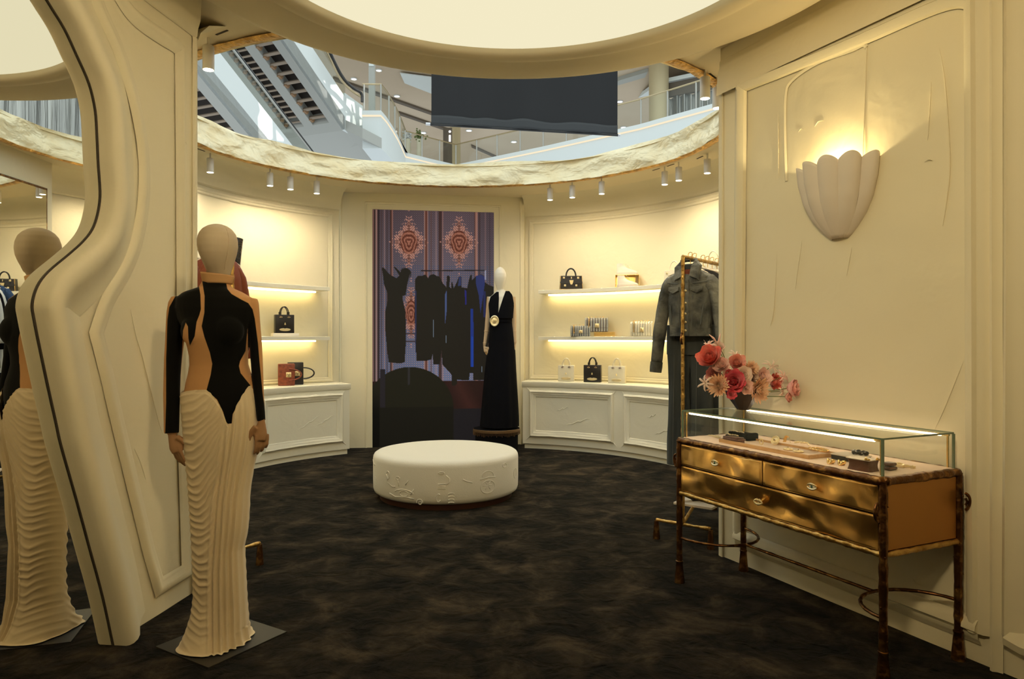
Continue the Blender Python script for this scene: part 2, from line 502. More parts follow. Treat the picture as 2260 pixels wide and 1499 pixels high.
# straight walls: plaster slabs ------------------------------------------------
def bumps(p, k=1.0):
    return 0.006 * k * noise.noise(Vector(p) * 1.6) + 0.003 * k * noise.noise(Vector(p) * 5)
m = MB()
_q = WL(431.5, 1300); LE = Vector((_q.x, _q.y, 0)); L0 = Vector((LX(-1.4), -1.4, 0))
def lw(u, v):
    p = L0.lerp(LE, u); z = v * ZC
    p = p + LN * (bumps((p.x, p.y, z)) - 0.006)
    return (p.x, p.y, z)
m.grid(lw, 160, 60)
m.add([(LE.x - 0.006, LE.y, 0), (-1.83, 3.88, 0), (-1.83, 3.88, ZC), (LE.x - 0.006, LE.y, ZC)], [(0, 1, 2, 3)])
# corner bead and cornice of the pier
PR = [(-0.03, 0), (-0.028, 0.012), (-0.012, 0.022), (0.0, 0.014), (0.012, 0.022), (0.03, 0.026), (0.04, 0.012), (0.045, 0)]
def WLs(pts, off=0.0): return [WL(a, b) + LN * off for a, b in pts]
mould = smooth_path(WLs([(196, -60), (222, 20), (262, 110), (296, 220), (316, 330), (318, 430), (305, 520), (280, 590), (240, 660), (213, 735)]), 5)
PS = [(-0.042, 0), (-0.034, 0.008), (-0.022, 0.015), (-0.010, 0.018), (0.002, 0.014), (0.012, 0.009), (0.024, 0.008), (0.034, 0.004), (0.042, 0)]
loop_ = mould[:-1] + WLs([(213, 735), (237, 830), (262, 940), (296, 1080), (330, 1220), (352, 1296), (412, 1260), (404, 1000), (401, 700), (399, 400), (397, 118)]) + smooth_path(WLs([(397, 110), (380, 95), (340, 70), (290, 30), (250, -30), (215, -75)]), 5)
m.sweep(loop_, LN, PS, closed=True)
m.crease(WLs([(200, 742), (222, 752), (236, 768)]), .006)
m.crease(WLs([(345, 1300), (352, 1278), (360, 1262)]), .005); m.crease(WLs([(420, 1262), (408, 1250), (400, 1240)]), .005)
m.sweep([LE + LN * 0 + Vector((0, -0.015, z)) for z in (0, 1, 2, 2.9)], LN, [(-0.03, 0), (-0.02, 0.006), (0.0, 0.008), (0.015, 0)])
m.sweep([Vector((LX(y), y, 2.90)) for y in (0.5, 1.5, 2.5, LE.y)], LN, [(0.0, 0), (0.01, 0.010), (0.05, 0.015), (0.09, 0.028), (0.2, 0.034)])
# creases in the plaster
for pts in ([(196, 625), (204, 645), (215, 652)], [(232, 555), (246, 563), (262, 560)], [(262, 552), (272, 562), (277, 563)],
            [(288, 682), (300, 740), (315, 790), (335, 870), (350, 930), (360, 960)], [(238, 1062), (246, 1064), (254, 1062)],
            [(296, 990), (310, 1020), (322, 1060)], [(398, 270), (406, 300), (412, 318)]):
    m.crease(WLs(pts), .0038)
struct(m.build('wall_left', 'plaster', recalc=False))

m = MB()
R0 = RA.copy(); R1 = RA + RT * 6.1
def rw(u, v):
    p = R0.lerp(R1, u); z = v * ZC
    c = RN * (bumps((p.x, p.y, z)) - 0.006)
    q = (p - RA).length
    if q < 0.02: c = RN * 0
    return (p.x + c.x, p.y + c.y, z)
m.grid(rw, 200, 60)
m.add([(RA.x, RA.y, 0), (1.75, 4.40, 0), (1.75, 4.40, ZC), (RA.x, RA.y, ZC)], [(0, 1, 2, 3)])
def WRs(pts): return [WR(a, b) for a, b in pts]
BIG = [(-0.055, 0), (-0.05, 0.02), (-0.03, 0.034), (-0.012, 0.036), (-0.002, 0.020), (0.018, 0.018), (0.03, 0.008), (0.045, 0.0)]
top = [(1637, 190), (1637, 700), (1632, 1178)]
m.sweep(WRs([(1628, 1178), (1630, 700), (1634, 186)]), RN, BIG)
m.sweep(smooth_path(WRs([(1634, 186), (1760, 135), (1905, 75), (2050, 10), (2120, -12), (2160, -6)]), 4), RN, BIG)
m.sweep(WRs([(2160, -6), (2162, 300), (2163, 700), (2164, 1100), (2166, 1398)]), RN, BIG)
m.sweep(WRs([(2166, 1398), (1900, 1297), (1628, 1190)]), RN, [(a * 1.1, h * 1.2) for a, h in BIG])
# inner fine bead
m.sweep(smooth_path(WRs([(1735, 400), (1732, 300), (1733, 215), (1745, 180), (1800, 140), (1880, 110), (1905, 98), (1912, 105)]), 5), RN, [(-0.011, 0), (-0.004, 0.003), (0.002, 0.0045), (0.010, 0.0)])
m.crease(WRs([(1718, 395), (1718, 320), (1717, 250)]), .004)
m.crease(WRs([(2073, 105), (2084, 170), (2092, 270), (2096, 370), (2088, 450), (2080, 500)]), .005)
m.crease(WRs([(2055, 180), (2052, 240), (2047, 310)]), .004)
m.sweep(WRs([(1912, 105), (1909, 200), (1904, 345)]), RN, [(-0.004, 0), (-0.002, 0.002), (0.002, 0.002), (0.004, 0.0)])
m.crease(WRs([(2127, 795), (2105, 850), (2085, 900), (2062, 950)]), .0035)
for pts in ([(1715, 560), (1708, 680), (1700, 720)], [(1880, 545), (1868, 610)], [(1770, 530), (1760, 600), (1755, 640)],
            [(2138, 1218), (2146, 1214), (2163, 1232), (2180, 1234), (2196, 1246)], [(2130, 1220), (2143, 1224)], [(2180, 1254), (2196, 1258)],
            [(1762, 292), (1768, 284), (1775, 286)], [(1798, 280), (1806, 268), (1818, 266)], [(2014, 1275), (2022, 1288), (2038, 1292)], [(2040, 357), (2050, 352), (2058, 354)]):
    m.crease(WRs(pts), .0035)
# pilaster beyond the panel
m.sweep(WRs([(2196, -300), (2196, 500), (2197, 1440), (2197, 1500)]), RN, [(-0.02, 0), (-0.012, 0.016), (0.0, 0.02), (0.012, 0.006), (0.03, 0.0)])
m.sweep(WRs([(2236, -300), (2234, 700), (2230, 1405)]), RN, [(-0.03, 0), (-0.025, 0.014), (-0.006, 0.03), (0.006, 0.016), (0.03, 0.01), (0.06, 0.0)])
m.sweep(WRs([(2225, 1405), (2260, 1425), (2400, 1480)]), RN, [(-0.03, 0), (-0.03, 0.024), (0.0, 0.034), (0.03, 0.014), (0.05, 0.0)])
# cornice, swelling into the canopy
m.sweep([RA + RT * q + Vector((0, 0, 2.955)) for q in (0.0, 0.6, 1.2, 1.8, 2.6, 4)], RN, [(0.07, 0.0), (0.06, 0.008), (0.02, 0.010), (0.0, 0.018), (-0.05, 0.026), (-0.15, 0.034)])
m.sweep([RA + Vector((0.0, 0.0, z)) + RT * 0.012 for z in (0, 1, 2, 2.95)], RN, [(-0.012, 0), (-0.008, 0.006), (0.0, 0.008), (0.02, 0.004), (0.03, 0)])
struct(m.build('wall_right', 'plaster', recalc=False))
m = MB(); m.add([(-4.2, -1.4, 0), (4.2, -1.4, 0), (4.2, -1.4, ZC), (-4.2, -1.4, ZC)], [(0, 1, 2, 3)])
struct(m.build('wall_front', 'plaster', smooth=False))

# flat bay with the video screen ---------------------------------------------------
SA = Vector((-1.70, 8.605, 0)); SB = Vector((-0.225, 8.83, 0))
ST = (SB - SA).normalized(); SN = Vector((ST.y, -ST.x, 0))
if SN.y > 0: SN = -SN
SW = (SB - SA).length; STOP = 2.905
azl = azof(onarc(762, RW)); azr = azof(onarc(1148, RW))
PLz = onarc(762, RW); PRz = onarc(1150, RW)
m = MB()
def bayp(q, z, off=0.0): 
    p = SA + ST * q + SN * off; return (p.x, p.y, z)
q0 = -0.42; q1 = SW + 0.38
fs = []
def rect(qa, qb, za, zb, off=0.0):
    m.add([bayp(qa, za, off), bayp(qb, za, off), bayp(qb, zb, off), bayp(qa, zb, off)], [(0, 1, 2, 3)])
rect(q0, 0, 0, ZC); rect(SW, q1, 0, ZC); rect(0, SW, STOP, ZC)
for q in (q0, q1):
    p = Vector(bayp(q, 0)); d = (p - RC); d.z = 0; d = d.normalized() * (RW + 0.05); r = RC + d
    m.add([p, (r.x, r.y, 0), (r.x, r.y, ZC), (p.x, p.y, ZC)], [(0, 1, 2, 3)])
# reveal
for a, b in (((0, 0), (0, STOP)), ((0, STOP), (SW, STOP)), ((SW, STOP), (SW, 0))):
    m.add([bayp(a[0], a[1]), bayp(b[0], b[1]), bayp(b[0], b[1], -0.05), bayp(a[0], a[1], -0.05)], [(0, 1, 2, 3)])
fr = [(-0.012, 0), (-0.008, 0.012), (0.006, 0.014), (0.014, 0.0)]
m.sweep([bayp(-0.075, 0), bayp(-0.075, STOP + 0.075), bayp(SW + 0.075, STOP + 0.075), bayp(SW + 0.075, 0)], SN, fr)
m.sweep([bayp(q0 + 0.04, 0), bayp(q0 + 0.04, ZC - 0.05)], SN, fr)
m.sweep([bayp(q1 - 0.04, 0), bayp(q1 - 0.04, ZC - 0.05)], SN, fr)
struct(m.build('wall_back', 'plaster', smooth=False, recalc=False))

def curved_wall(name, a0, a1, panels):
    m = MB()
    n = int(abs(a1 - a0) * 1.2)
    def f(u, v):
        az = lerp(a0, a1, u); z = v * (ZC + 0.0)
        k = bumps((math.sin(math.radians(az)) * 3, math.cos(math.radians(az)) * 3, z), 1.0)
        p = arc(az, RW + 0.006 + k, z); return p
    m.grid(f, n, 44)
    # cove up to the soffit
    cv = [(RW, 2.86), (RW - 0.018, 2.875), (RW - 0.02, 2.90), (RW - 0.05, 2.94), (RW - 0.06, 2.96), (RW - 0.075, 3.0), (RW - 0.13, 3.06), (RW - 0.24, ZC)]
    def g(u, v):
        az = lerp(a0, a1, u); i = min(len(cv) - 1, int(round(v * (len(cv) - 1))))
        return arc(az, cv[i][0], cv[i][1])
    m.grid(g, n, len(cv) - 1)
    for (p0, p1, z0, z1) in panels:
        # raised bead framing the panel
        k = 24
        prof = [(0.03, 0.0), (0.024, 0.016), (0.008, 0.022), (-0.004, 0.010), (-0.02, 0.010), (-0.03, 0.0)]
        loop = []
        path = [(lerp(p0, p1, i / k), z1, 0, 1) for i in range(k + 1)] + [(p1, lerp(z1, z0, i / 6), 1, 0) for i in range(1, 7)] + \
               [(lerp(p1, p0, i / k), z0, 0, -1) for i in range(1, k + 1)] + [(p0, lerp(z0, z1, i / 6), -1, 0) for i in range(1, 6)]
        vs = []
        for (az, z, _, _) in path:
            onv = abs(az - p0) < 1e-6 or abs(az - p1) < 1e-6; onh = abs(z - z0) < 1e-6 or abs(z - z1) < 1e-6
            sx = (1 if az > (p0 + p1) / 2 else -1) if onv else 0
            sz = (1 if z > (z0 + z1) / 2 else -1) if onh else 0
            for (q, h) in prof:
                vs.append(arc(az + sx * q / RW * 57.3 * (1 if p1 > p0 else 1), RW - h, z + sz * q))
        L = len(path); kk = len(prof)
        fs = [(i * kk + q, i * kk + q + 1, ((i + 1) % L) * kk + q + 1, ((i + 1) % L) * kk + q) for i in range(L) for q in range(kk - 1)]
        m.add(vs, fs)
    return struct(m.build(name, 'plaster', recalc=False))
azL1 = azof(Vector(bayp(q0, 0))) ; azR0 = azof(Vector(bayp(q1, 0)))
curved_wall('wall_back_left', -152, azL1, [(azL1 - 52, azL1 - 2.2, 0.84, 2.80), (azL1 - 100, azL1 - 56, 0.2, 2.80)])
curved_wall('wall_back_right', azR0, 134, [(azR0 + 1.6, azR0 + 60, 0.84, 2.80)])

# cabinets ------------------------------------------------------------------------
def cabinet(name, a0, a1, panels, label):
    root = thing(name, label, 'cabinet', arc((a0 + a1) / 2, RF, 0.0))
    o0 = root.location.copy()
    n = int(abs(a1 - a0) / 1.5)
    zt = 0.81
    m = MB()
    prof = [(RF, 0.06), (RF, 0.745), (RF - 0.0, 0.76), (RW - 0.005, 0.76), (RW - 0.005, 0.06)]
    def f(u, v):
        i = min(len(prof) - 1, int(round(v * (len(prof) - 1)))); return arc(lerp(a0, a1, u), prof[i][0], prof[i][1]) - o0
    m.grid(f, n, len(prof) - 1)
    for a in (a0, a1):
        m.add([arc(a, r, z) - o0 for r, z in prof], [(0, 1, 2, 3, 4)])
    m.build('body', 'plaster_cool', root, recalc=True)
    m = MB()
    prof2 = [(RF - 0.006, 0.745), (RF - 0.010, 0.75), (RF - 0.010, 0.803), (RF - 0.004, zt), (RW - 0.005, zt), (RW - 0.005, 0.762), (RF, 0.762)]
    def f2(u, v):
        i = min(len(prof2) - 1, int(round(v * (len(prof2) - 1)))); q = arc(lerp(a0 - 0.3, a1 + 0.3, u), prof2[i][0], prof2[i][1])
        q.z += 0.002 * noise.noise(Vector((q.x * 4, q.y * 4, 0))); return q - o0
    m.grid(f2, n, len(prof2) - 1)
    for a in (a0 - 0.3, a1 + 0.3):
        m.add([arc(a, r, z) - o0 for r, z in prof2], [tuple(range(7))])
    m.build('countertop', 'plaster_cool', root)
    m = MB()
    def f3(u, v): return arc(lerp(a0 + 0.4, a1 - 0.4, u), RF + 0.025, 0.06 * v) - o0
    m.grid(f3, n, 1)
    m.build('plinth', 'plaster_cool', root)
    for (p0, p1) in panels:
        m = MB()
        k = 20; z0, z1 = 0.19, 0.66
        profile = [(0.045, 0.0), (0.042, 0.022), (0.028, 0.034), (0.012, 0.022), (0.0, 0.022), (-0.012, 0.012), (-0.03, 0.010), (-0.036, 0.0)]
        path = [(lerp(p0, p1, i / k), z1) for i in range(k + 1)] + [(p1, lerp(z1, z0, i / 5)) for i in range(1, 6)] + \
               [(lerp(p1, p0, i / k), z0) for i in range(1, k + 1)] + [(p0, lerp(z0, z1, i / 5)) for i in range(1, 5)]
        vs = []
        for (az, z) in path:
            onv = abs(az - p0) < 1e-6 or abs(az - p1) < 1e-6; onh = abs(z - z0) < 1e-6 or abs(z - z1) < 1e-6
            sx = (1 if az > (p0 + p1) / 2 else -1) if onv else 0
            sz = (1 if z > (z0 + z1) / 2 else -1) if onh else 0
            for (q, h) in profile:
                w = 0.004 * noise.noise(Vector((az * 0.4, z * 5, q * 20)))
                vs.append(arc(az + sx * q / RF * 57.3, RF - h - w * (1 if h > 0 else 0), z + sz * q + w) - o0)
        L = len(path); kk = len(profile)
        m.add(vs, [(i * kk + q, i * kk + q + 1, ((i + 1) % L) * kk + q + 1, ((i + 1) % L) * kk + q) for i in range(L) for q in range(kk - 1)])
        # plaster wrinkles inside and at the mitres
        for (fa, za, fb, zb) in ((0.45, 0.33, 0.75, 0.47), (0.72, 0.36, 0.92, 0.46)) if p0 < 0 else ((0.42, 0.30, 0.72, 0.40), (0.30, 0.47, 0.45, 0.52)):
            pts = [arc(lerp(p0, p1, lerp(fa, fb, t / 8)), RF - 0.001, lerp(za, zb, t / 8) + 0.008 * math.sin(t * 2.1)) - o0 for t in range(9)]
            m.tube(pts, [0.001 + 0.004 * math.sin(PI * t / 8) for t in range(9)], 6)
        for (az, z, sx, sz) in ((p0, z1, -1, 1), (p1, z1, 1, 1), (p0, z0, -1, -1), (p1, z0, 1, -1)):
            pts = [arc(az + sx * (0.042 + 0.05 * t / 5) / RF * 57.3, RF - 0.002, z + sz * (0.04 + 0.05 * t / 5) + 0.003 * math.sin(3 * t)) - o0 for t in range(6)]
            m.tube(pts, [0.007 * (1 - t / 5.5) for t in range(6)], 6)
        m.build('door_panel', 'plaster_cool', root, recalc=True)
    return root
cabinet('cabinet', -112, -37.4, [(-63.5, -40.5), (-92, -69)], 'white curved plaster cabinet left of the video screen')
cabinet('cabinet', 13.7, 86, [(16.8, 40.8), (46.5, 69)], 'white curved plaster cabinet right of the far mannequin')

# shelves ------------------------------------------------------------------------
def shelf(a0, a1, z, label):
    r0 = 2.50
    root = thing('shelf', label, 'shelf', arc((a0 + a1) / 2, r0, z), group=None)
    o0 = root.location.copy(); n = int(abs(a1 - a0) / 1.5)
    prof = [(r0, z - 0.042), (r0 - 0.002, z - 0.004), (r0 + 0.003, z), (RW + 0.0, z), (RW + 0.0, z - 0.042)]
    m = MB()
    def f(u, v):
        i = int(round(v * 5)) % 5; return arc(lerp(a0, a1, u), prof[i][0], prof[i][1]) - o0
    m.grid(f, n, 5)
    for a in (a0, a1): m.add([arc(a, r, zz) - o0 for r, zz in prof], [(0, 1, 2, 3, 4)])
    m.build('board', 'plaster_cool', root)
    i0 = a0 + (1.6 if a0 < a1 else -1.6); i1 = a1 - 1.6
    m = MB()
    pr = [(2.70, z - 0.044), (2.70, z - 0.060), (2.74, z - 0.060), (2.74, z - 0.044)]
    def g(u, v):
        i = int(round(v * 4)) % 4; return arc(lerp(i0, i1, u), pr[i][0], pr[i][1]) - o0
    m.grid(g, n, 4)
    m.build('led_strip', 'led', root)
    return root
SZ1, SZ2 = 1.92, 1.352
AL = azof(onarc(728, 2.5)); AR = azof(onarc(1188, 2.5))
shelf(-100, AL, SZ1, 'upper white wall shelf behind the nearer mannequin')
shelf(-100, AL, SZ2, 'lower white wall shelf left of the video screen, black tote on it')
shelf(AR, 84, SZ1, 'upper white wall shelf right of the screen, dark satchel on it')
shelf(AR, 84, SZ2, 'lower white wall shelf right of the screen, striped bags on it')

# wall mirror on the right of the round room (only seen reflected)
a, b = arc(92, RW - 0.03), arc(116, RW - 0.03)
t = (b - a).normalized(); nn = Vector((t.y, -t.x, 0)); nn = nn if nn.dot(RC - a) > 0 else -nn
root = thing('flat_mirror', 'tall rectangular mirror seen in the wavy mirror', 'mirror', (a.x, a.y, 0))
m = MB(); m.solid([a + nn * 0.31 - a, b + nn * 0.31 - a, b + nn * 0.31 - a + Vector((0, 0, 2.8)), a + nn * 0.31 - a + Vector((0, 0, 2.8))], -nn * 0.01)
m.build('mirror_glass', 'mirror', root, smooth=False)
m = MB()
for p0, p1 in (((a - t * 0.0), (a - t * 0.0) + Vector((0, 0, 2.82))), (b, b + Vector((0, 0, 2.82))), (a + Vector((0, 0, 2.81)), b + Vector((0, 0, 2.81)))):
    m.tube([p0 - a + nn * 0.30, p1 - a + nn * 0.30], 0.014, 4)
m.build('frame', 'darkbrass', root)
m = MB(); m.solid([-t * 0.12, (b - a) + t * 0.12, (b - a) + t * 0.12 + Vector((0, 0, ZC)), -t * 0.12 + Vector((0, 0, ZC))], nn * 0.28)
m.v = [v + a for v in m.v]
struct(m.build('trim_3', 'plaster', smooth=False))

# the tall wavy mirror on the left wall --------------------------------------------
edge_px = [(247.6, 1427), (225, 1319), (197, 1215), (166, 1101), (133, 985), (121, 931), (104, 855), (87, 775), (73, 705), (69, 671), (80, 633), (104, 601),
           (149, 563), (180, 535), (201, 508), (213, 475), (219, 434), (217, 390), (215, 364), (212, 300), (208, 243), (194, 184), (166.5, 121), (139, 62.5), (100.6, 0)]
redge = [WL(a, b) for a, b in edge_px]
redge[0].z = 0.0
yy = [(p.y, p.z) for p in redge]
yc = 1.75
yy += [(2.50, 2.78), (2.25, 2.89), (1.95, 2.93)]
left = [(2 * yc - y, z) for y, z in reversed(yy)]
outline = smooth_path([Vector((LX(y), y, z)) for y, z in yy + left], 4)
root = thing('wavy_mirror', 'tall wavy-edged mirror in a thick cream plaster frame on the left', 'mirror', (LX(yc), yc, 0))
o0 = root.location.copy()
m = MB(); m.add([p - o0 + LN * 0.004 for p in outline], [tuple(range(len(outline)))])
m.add([p - o0 + LN * 0.001 for p in outline], [tuple(range(len(outline)))])
kk = len(outline); m.f += [[i, (i + 1) % kk, kk + (i + 1) % kk, kk + i] for i in range(kk)]; m.mi += [0] * kk
m.build('mirror_glass', 'mirror', root, smooth=False)
m = MB()
fp = [(0.0, 0.002), (0.0, 0.045), (0.0, 0.066), (-0.006, 0.078), (-0.020, 0.088), (-0.045, 0.090), (-0.075, 0.080), (-0.105, 0.060), (-0.135, 0.040), (-0.17, 0.022), (-0.20, 0.010), (-0.235, 0.0)]
m.sweep([p - o0 for p in outline], LN, fp)
# close the feet at the floor
fr = m.build('frame', 'plaster', root, recalc=False, angle=70)
m = MB(); m.sweep([p - o0 for p in outline], LN, [(0.004, 0.0045), (0.004, 0.008), (-0.001, 0.011)])
m.build('gap_strip', 'slot', root, recalc=False)  # dark strip drawn in for the dark gap at the mirror edge
# ================================================================== figures
def remeshed(mb, voxel, it=4, fac=0.5):
    me = bpy.data.meshes.new('tmp'); me.from_pydata([tuple(v) for v in mb.v], [], mb.f); me.update()
    bm = bmesh.new(); bm.from_mesh(me); bmesh.ops.recalc_face_normals(bm, faces=bm.faces); bm.to_mesh(me); bm.free()
    o = bpy.data.objects.new('tmp', me); COL.objects.link(o)
    r = o.modifiers.new('r', 'REMESH'); r.mode = 'VOXEL'; r.voxel_size = voxel; r.adaptivity = 0
    s_ = o.modifiers.new('s', 'SMOOTH'); s_.iterations = it; s_.factor = fac
    dg = bpy.context.evaluated_depsgraph_get()
    out = bpy.data.meshes.new_from_object(o.evaluated_get(dg))
    bpy.data.objects.remove(o); bpy.data.meshes.remove(me)
    out.polygons.foreach_set('use_smooth', [True] * len(out.polygons))
    return out
def loft(mb, rings, n=28):
    """rings: (cx, cy, cz, rx, ry[, power]) horizontal super-ellipses"""
    vs = []
    for r in rings:
        pw = r[5] if len(r) > 5 else 2.0
        for k in range(n):
            a = 2 * PI * k / n; c, s_ = math.cos(a), math.sin(a)
            vs.append((r[0] + r[3] * math.copysign(abs(c) ** (2 / pw), c), r[1] + r[4] * math.copysign(abs(s_) ** (2 / pw), s_), r[2]))
    fs = [(j * n + k, j * n + (k + 1) % n, (j + 1) * n + (k + 1) % n, (j + 1) * n + k) for j in range(len(rings) - 1) for k in range(n)]
    fs.append(tuple(range(n - 1, -1, -1))); fs.append(tuple((len(rings) - 1) * n + k for k in range(n)))
    mb.add(vs, fs)
def hand(mb, w, sx, s=1.0, curl=0.4, yaw=0.0, tilt=0.30):
    """right or left mannequin hand hanging from wrist point w; sx=+1: fingers side turned so that the thumb points to -x*sx"""
    w = Vector(w)
    M = Matrix.Translation(w) @ Matrix.Rotation(sx * tilt, 4, 'Y') @ Matrix.Rotation(yaw, 4, 'Z') @ Matrix.Scale(s, 4)
    # palm
    rings = []
    mb.tube([M @ Vector(p) for p in [(0, 0, 0.015), (0, 0, 0), (0.0, -0.003, -0.03), (0.0, -0.006, -0.06), (0, -0.010, -0.085)]], [0.013 * s, 0.0165 * s, 0.024 * s, 0.031 * s, 0.027 * s], 14, flat=0.62)
    for i, (y, L) in enumerate(((-0.0275, 0.078), (-0.0095, 0.088), (0.0095, 0.082), (0.0275, 0.066))):
        r = 0.0074 if i < 3 else 0.0066
        c = curl * (0.7 + 0.25 * i)
        p = Vector((0.0, y, -0.078)); pts = [p + Vector((0, 0, 0.02)), p]; a = 0.12
        for q in (0.42, 0.33, 0.25):
            p = p + Vector((-sx * math.sin(a) * L * q, 0, -math.cos(a) * L * q)); pts.append(p.copy()); a += c
        mb.tube([M @ v for v in pts], [r * s * k for k in (1.05, 1.05, 0.98, 0.9, 0.7)], 8)
    p = Vector((-sx * 0.004, -0.026, -0.02))
    mb.tube([M @ v for v in [p, p + Vector((-sx * 0.012, -0.016, -0.022)), p + Vector((-sx * 0.020, -0.022, -0.048)), p + Vector((-sx * 0.024, -0.020, -0.075))]], [0.013 * s, 0.012 * s, 0.0105 * s, 0.0075 * s], 8)

def sdist(P_, poly):
    """signed distance (positive inside) of points P_ (n,2) to a closed polygon"""
    poly = np.array(poly, float); n = len(poly)
    d = np.full(len(P_), 1e9); ins = np.zeros(len(P_), bool)
    for i in range(n):
        a = poly[i]; b = poly[(i + 1) % n]; ab = b - a
        t = np.clip(((P_ - a) @ ab) / max(1e-9, ab @ ab), 0, 1)
        q = a + t[:, None] * ab
        d = np.minimum(d, np.hypot(*(P_ - q).T))
        c = ((a[1] > P_[:, 1]) != (b[1] > P_[:, 1]))
        with np.errstate(divide='ignore', invalid='ignore'):
            xx = (b[0] - a[0]) * (P_[:, 1] - a[1]) / (b[1] - a[1] if b[1] != a[1] else 1e-9) + a[0]
        ins ^= c & (P_[:, 0] < xx)
    return np.where(ins, d, -d)

MX, MY = -1.285, 3.10
K = F / MY
def mx(px): return (px - 480.6) / K
def mz(py): return H - (py - CY) / K
root = thing('mannequin', 'mannequin in black and nude bodysuit with long draped cream skirt, faceless linen head', 'mannequin', (MX, MY, 0))
FIG = root
# body outline tables: py -> (left px, right px, depth half)
T = [(607, 447, 503, .052), (622, 443, 501, .055), (634, 436, 504, .062), (645, 402, 530, .072), (658, 386, 552, .086), (680, 384, 560, .100), (705, 392, 556, .108), (722, 402, 550, .114),
     (745, 408, 547, .116), (765, 413, 543, .108), (785, 417, 540, .098), (805, 417.5, 541, .092), (825, 414, 548, .094), (845, 409, 555, .102), (865, 406, 558, .108), (895, 412, 552, .114), (930, 430, 540, .112), (950, 450, 530, .09), (990, 450, 530, .06)]
def torso(mb, ins=0.0):
    rings = []
    for py, a, b, d in T:
        x0, x1 = mx(a) + ins, mx(b) - ins
        rings.append(((x0 + x1) / 2, 0.008 if py > 640 else 0.012, mz(py), (x1 - x0) / 2, d - ins, 2.15))
    loft(mb, rings[::-1], 40)
def arm(mb, tab, ins=0.0):
    pts = []; rr = []
    for py, a, b, y in tab:
        pts.append(Vector(((mx(a) + mx(b)) / 2, y, mz(py)))); rr.append((mx(b) - mx(a)) / 2 - ins)
    mb.tube(pts, rr, 20)
ARL = [(655, 374, 402, .012), (668, 368, 408, .01), (690, 364.5, 409, .01), (720, 362.5, 405, .01), (755, 360.5, 399, .012), (792, 359, 395.5, .008), (830, 360, 394.5, 0), (870, 362, 396, -.012), (915, 366, 398, -.025), (954, 369, 399.5, -.035)]
ARR = [(658, 540, 563, .012), (670, 534, 566, .01), (690, 536, 567.5, .01), (722, 543, 570, .01), (757, 547, 573, .01), (792, 549.5, 575.5, .006), (830, 553.5, 578, 0), (870, 560, 581, -.01), (928, 569.5, 587.5, -.025)]
mb = MB(); torso(mb, 0.006); arm(mb, ARL, 0.004); arm(mb, ARR, 0.004)
# bust
for sx in (-1, 1): mb.ell((mx(478) + sx * 0.064, -0.052, mz(730)), (0.066, 0.052, 0.070))
# head and neck
hx = mx(481); Hd = [(494, .001, .0), (495.5, .020, .02), (499, .040, .042), (506, .060, .066), (516, .074, .084), (530, .0815, .096), (545, .081, .100), (560, .0745, .097), (575, .064, .088), (588, .055, .075), (598, .049, .060), (606, .045, .050), (611, .040, .042)]
loft(mb, [(hx + 0.004 * (p - 495) / 110 - 0.008, 0.0 + (0.0 if p < 560 else (p - 560) * .0002), mz(p), a, b) for p, a, b in Hd][::-1], 36)
mb.tube([(mx(474), 0.012, mz(650)), (mx(475), 0.010, mz(604)), (mx(477), 0.006, mz(585))], 0.046, 20)
hand(mb, (mx(384.5), -0.036, mz(955)), -1, 1.0, 0.20, 0.95)
hand(mb, (mx(580), -0.030, mz(929)), 1, 0.95, 0.42, -0.80, -0.02)
# legs
for sx in (-1, 1):
    mb.tube([(sx * 0.055, 0.01, 0.88), (sx * 0.045, 0.0, 0.5), (sx * 0.042, 0.012, 0.3), (sx * 0.045, 0.01, 0.06)], [0.062, 0.040, 0.038, 0.03], 16)
    mb.ell((sx * 0.045, 0.0, 0.036), (0.034, 0.080, 0.026))
me = remeshed(mb, 0.0042, 3)
body_mat = bpy.data.materials.new('mannequin_skin'); body_mat.use_nodes = True
nt = body_mat.node_tree; b = nt.nodes['Principled BSDF']; b.inputs['Roughness'].default_value = 0.7; b.inputs['Specular IOR Level'].default_value = 0.2
tc = _n(nt, 'ShaderNodeTexCoord'); sp = _n(nt, 'ShaderNodeSeparateXYZ'); nt.links.new(tc.outputs['Object'], sp.inputs[0])
lt = _n(nt, 'ShaderNodeMath', operation='GREATER_THAN'); lt.inputs[1].default_value = 1.3; nt.links.new(sp.outputs['Z'], lt.inputs[0])
mxn = _n(nt, 'ShaderNodeMix', data_type='RGBA'); nt.links.new(lt.outputs[0], mxn.inputs['Factor'])
mxn.inputs['A'].default_value = (0.36, 0.20, 0.095, 1); mxn.inputs['B'].default_value = (0.56, 0.455, 0.315, 1)
nt.links.new(mxn.outputs['Result'], b.inputs['Base Color'])
me.materials.append(body_mat)
o = bpy.data.objects.new('body', me); COL.objects.link(o); o.parent = root
# seam line on the head
ms = MB(); pts = []
for k in range(15):
    t = k / 14; py = 497 + t * 100
    for (pa, ra, rb), (pb, ra2, rb2) in zip(Hd, Hd[1:]):
        if pa <= py <= pb:
            f = (py - pa) / (pb - pa); A_ = lerp(ra, ra2, f); B_ = lerp(rb, rb2, f); break
    an = math.radians(-32); pts.append((hx + 0.004 * (py - 495) / 110 - 0.008 + A_ * math.cos(an) * 1.0, B_ * math.sin(an) * 1.0, mz(py)))
ms.tube(pts, 0.0016, 6); ms.build('head_seam', 'head', root)

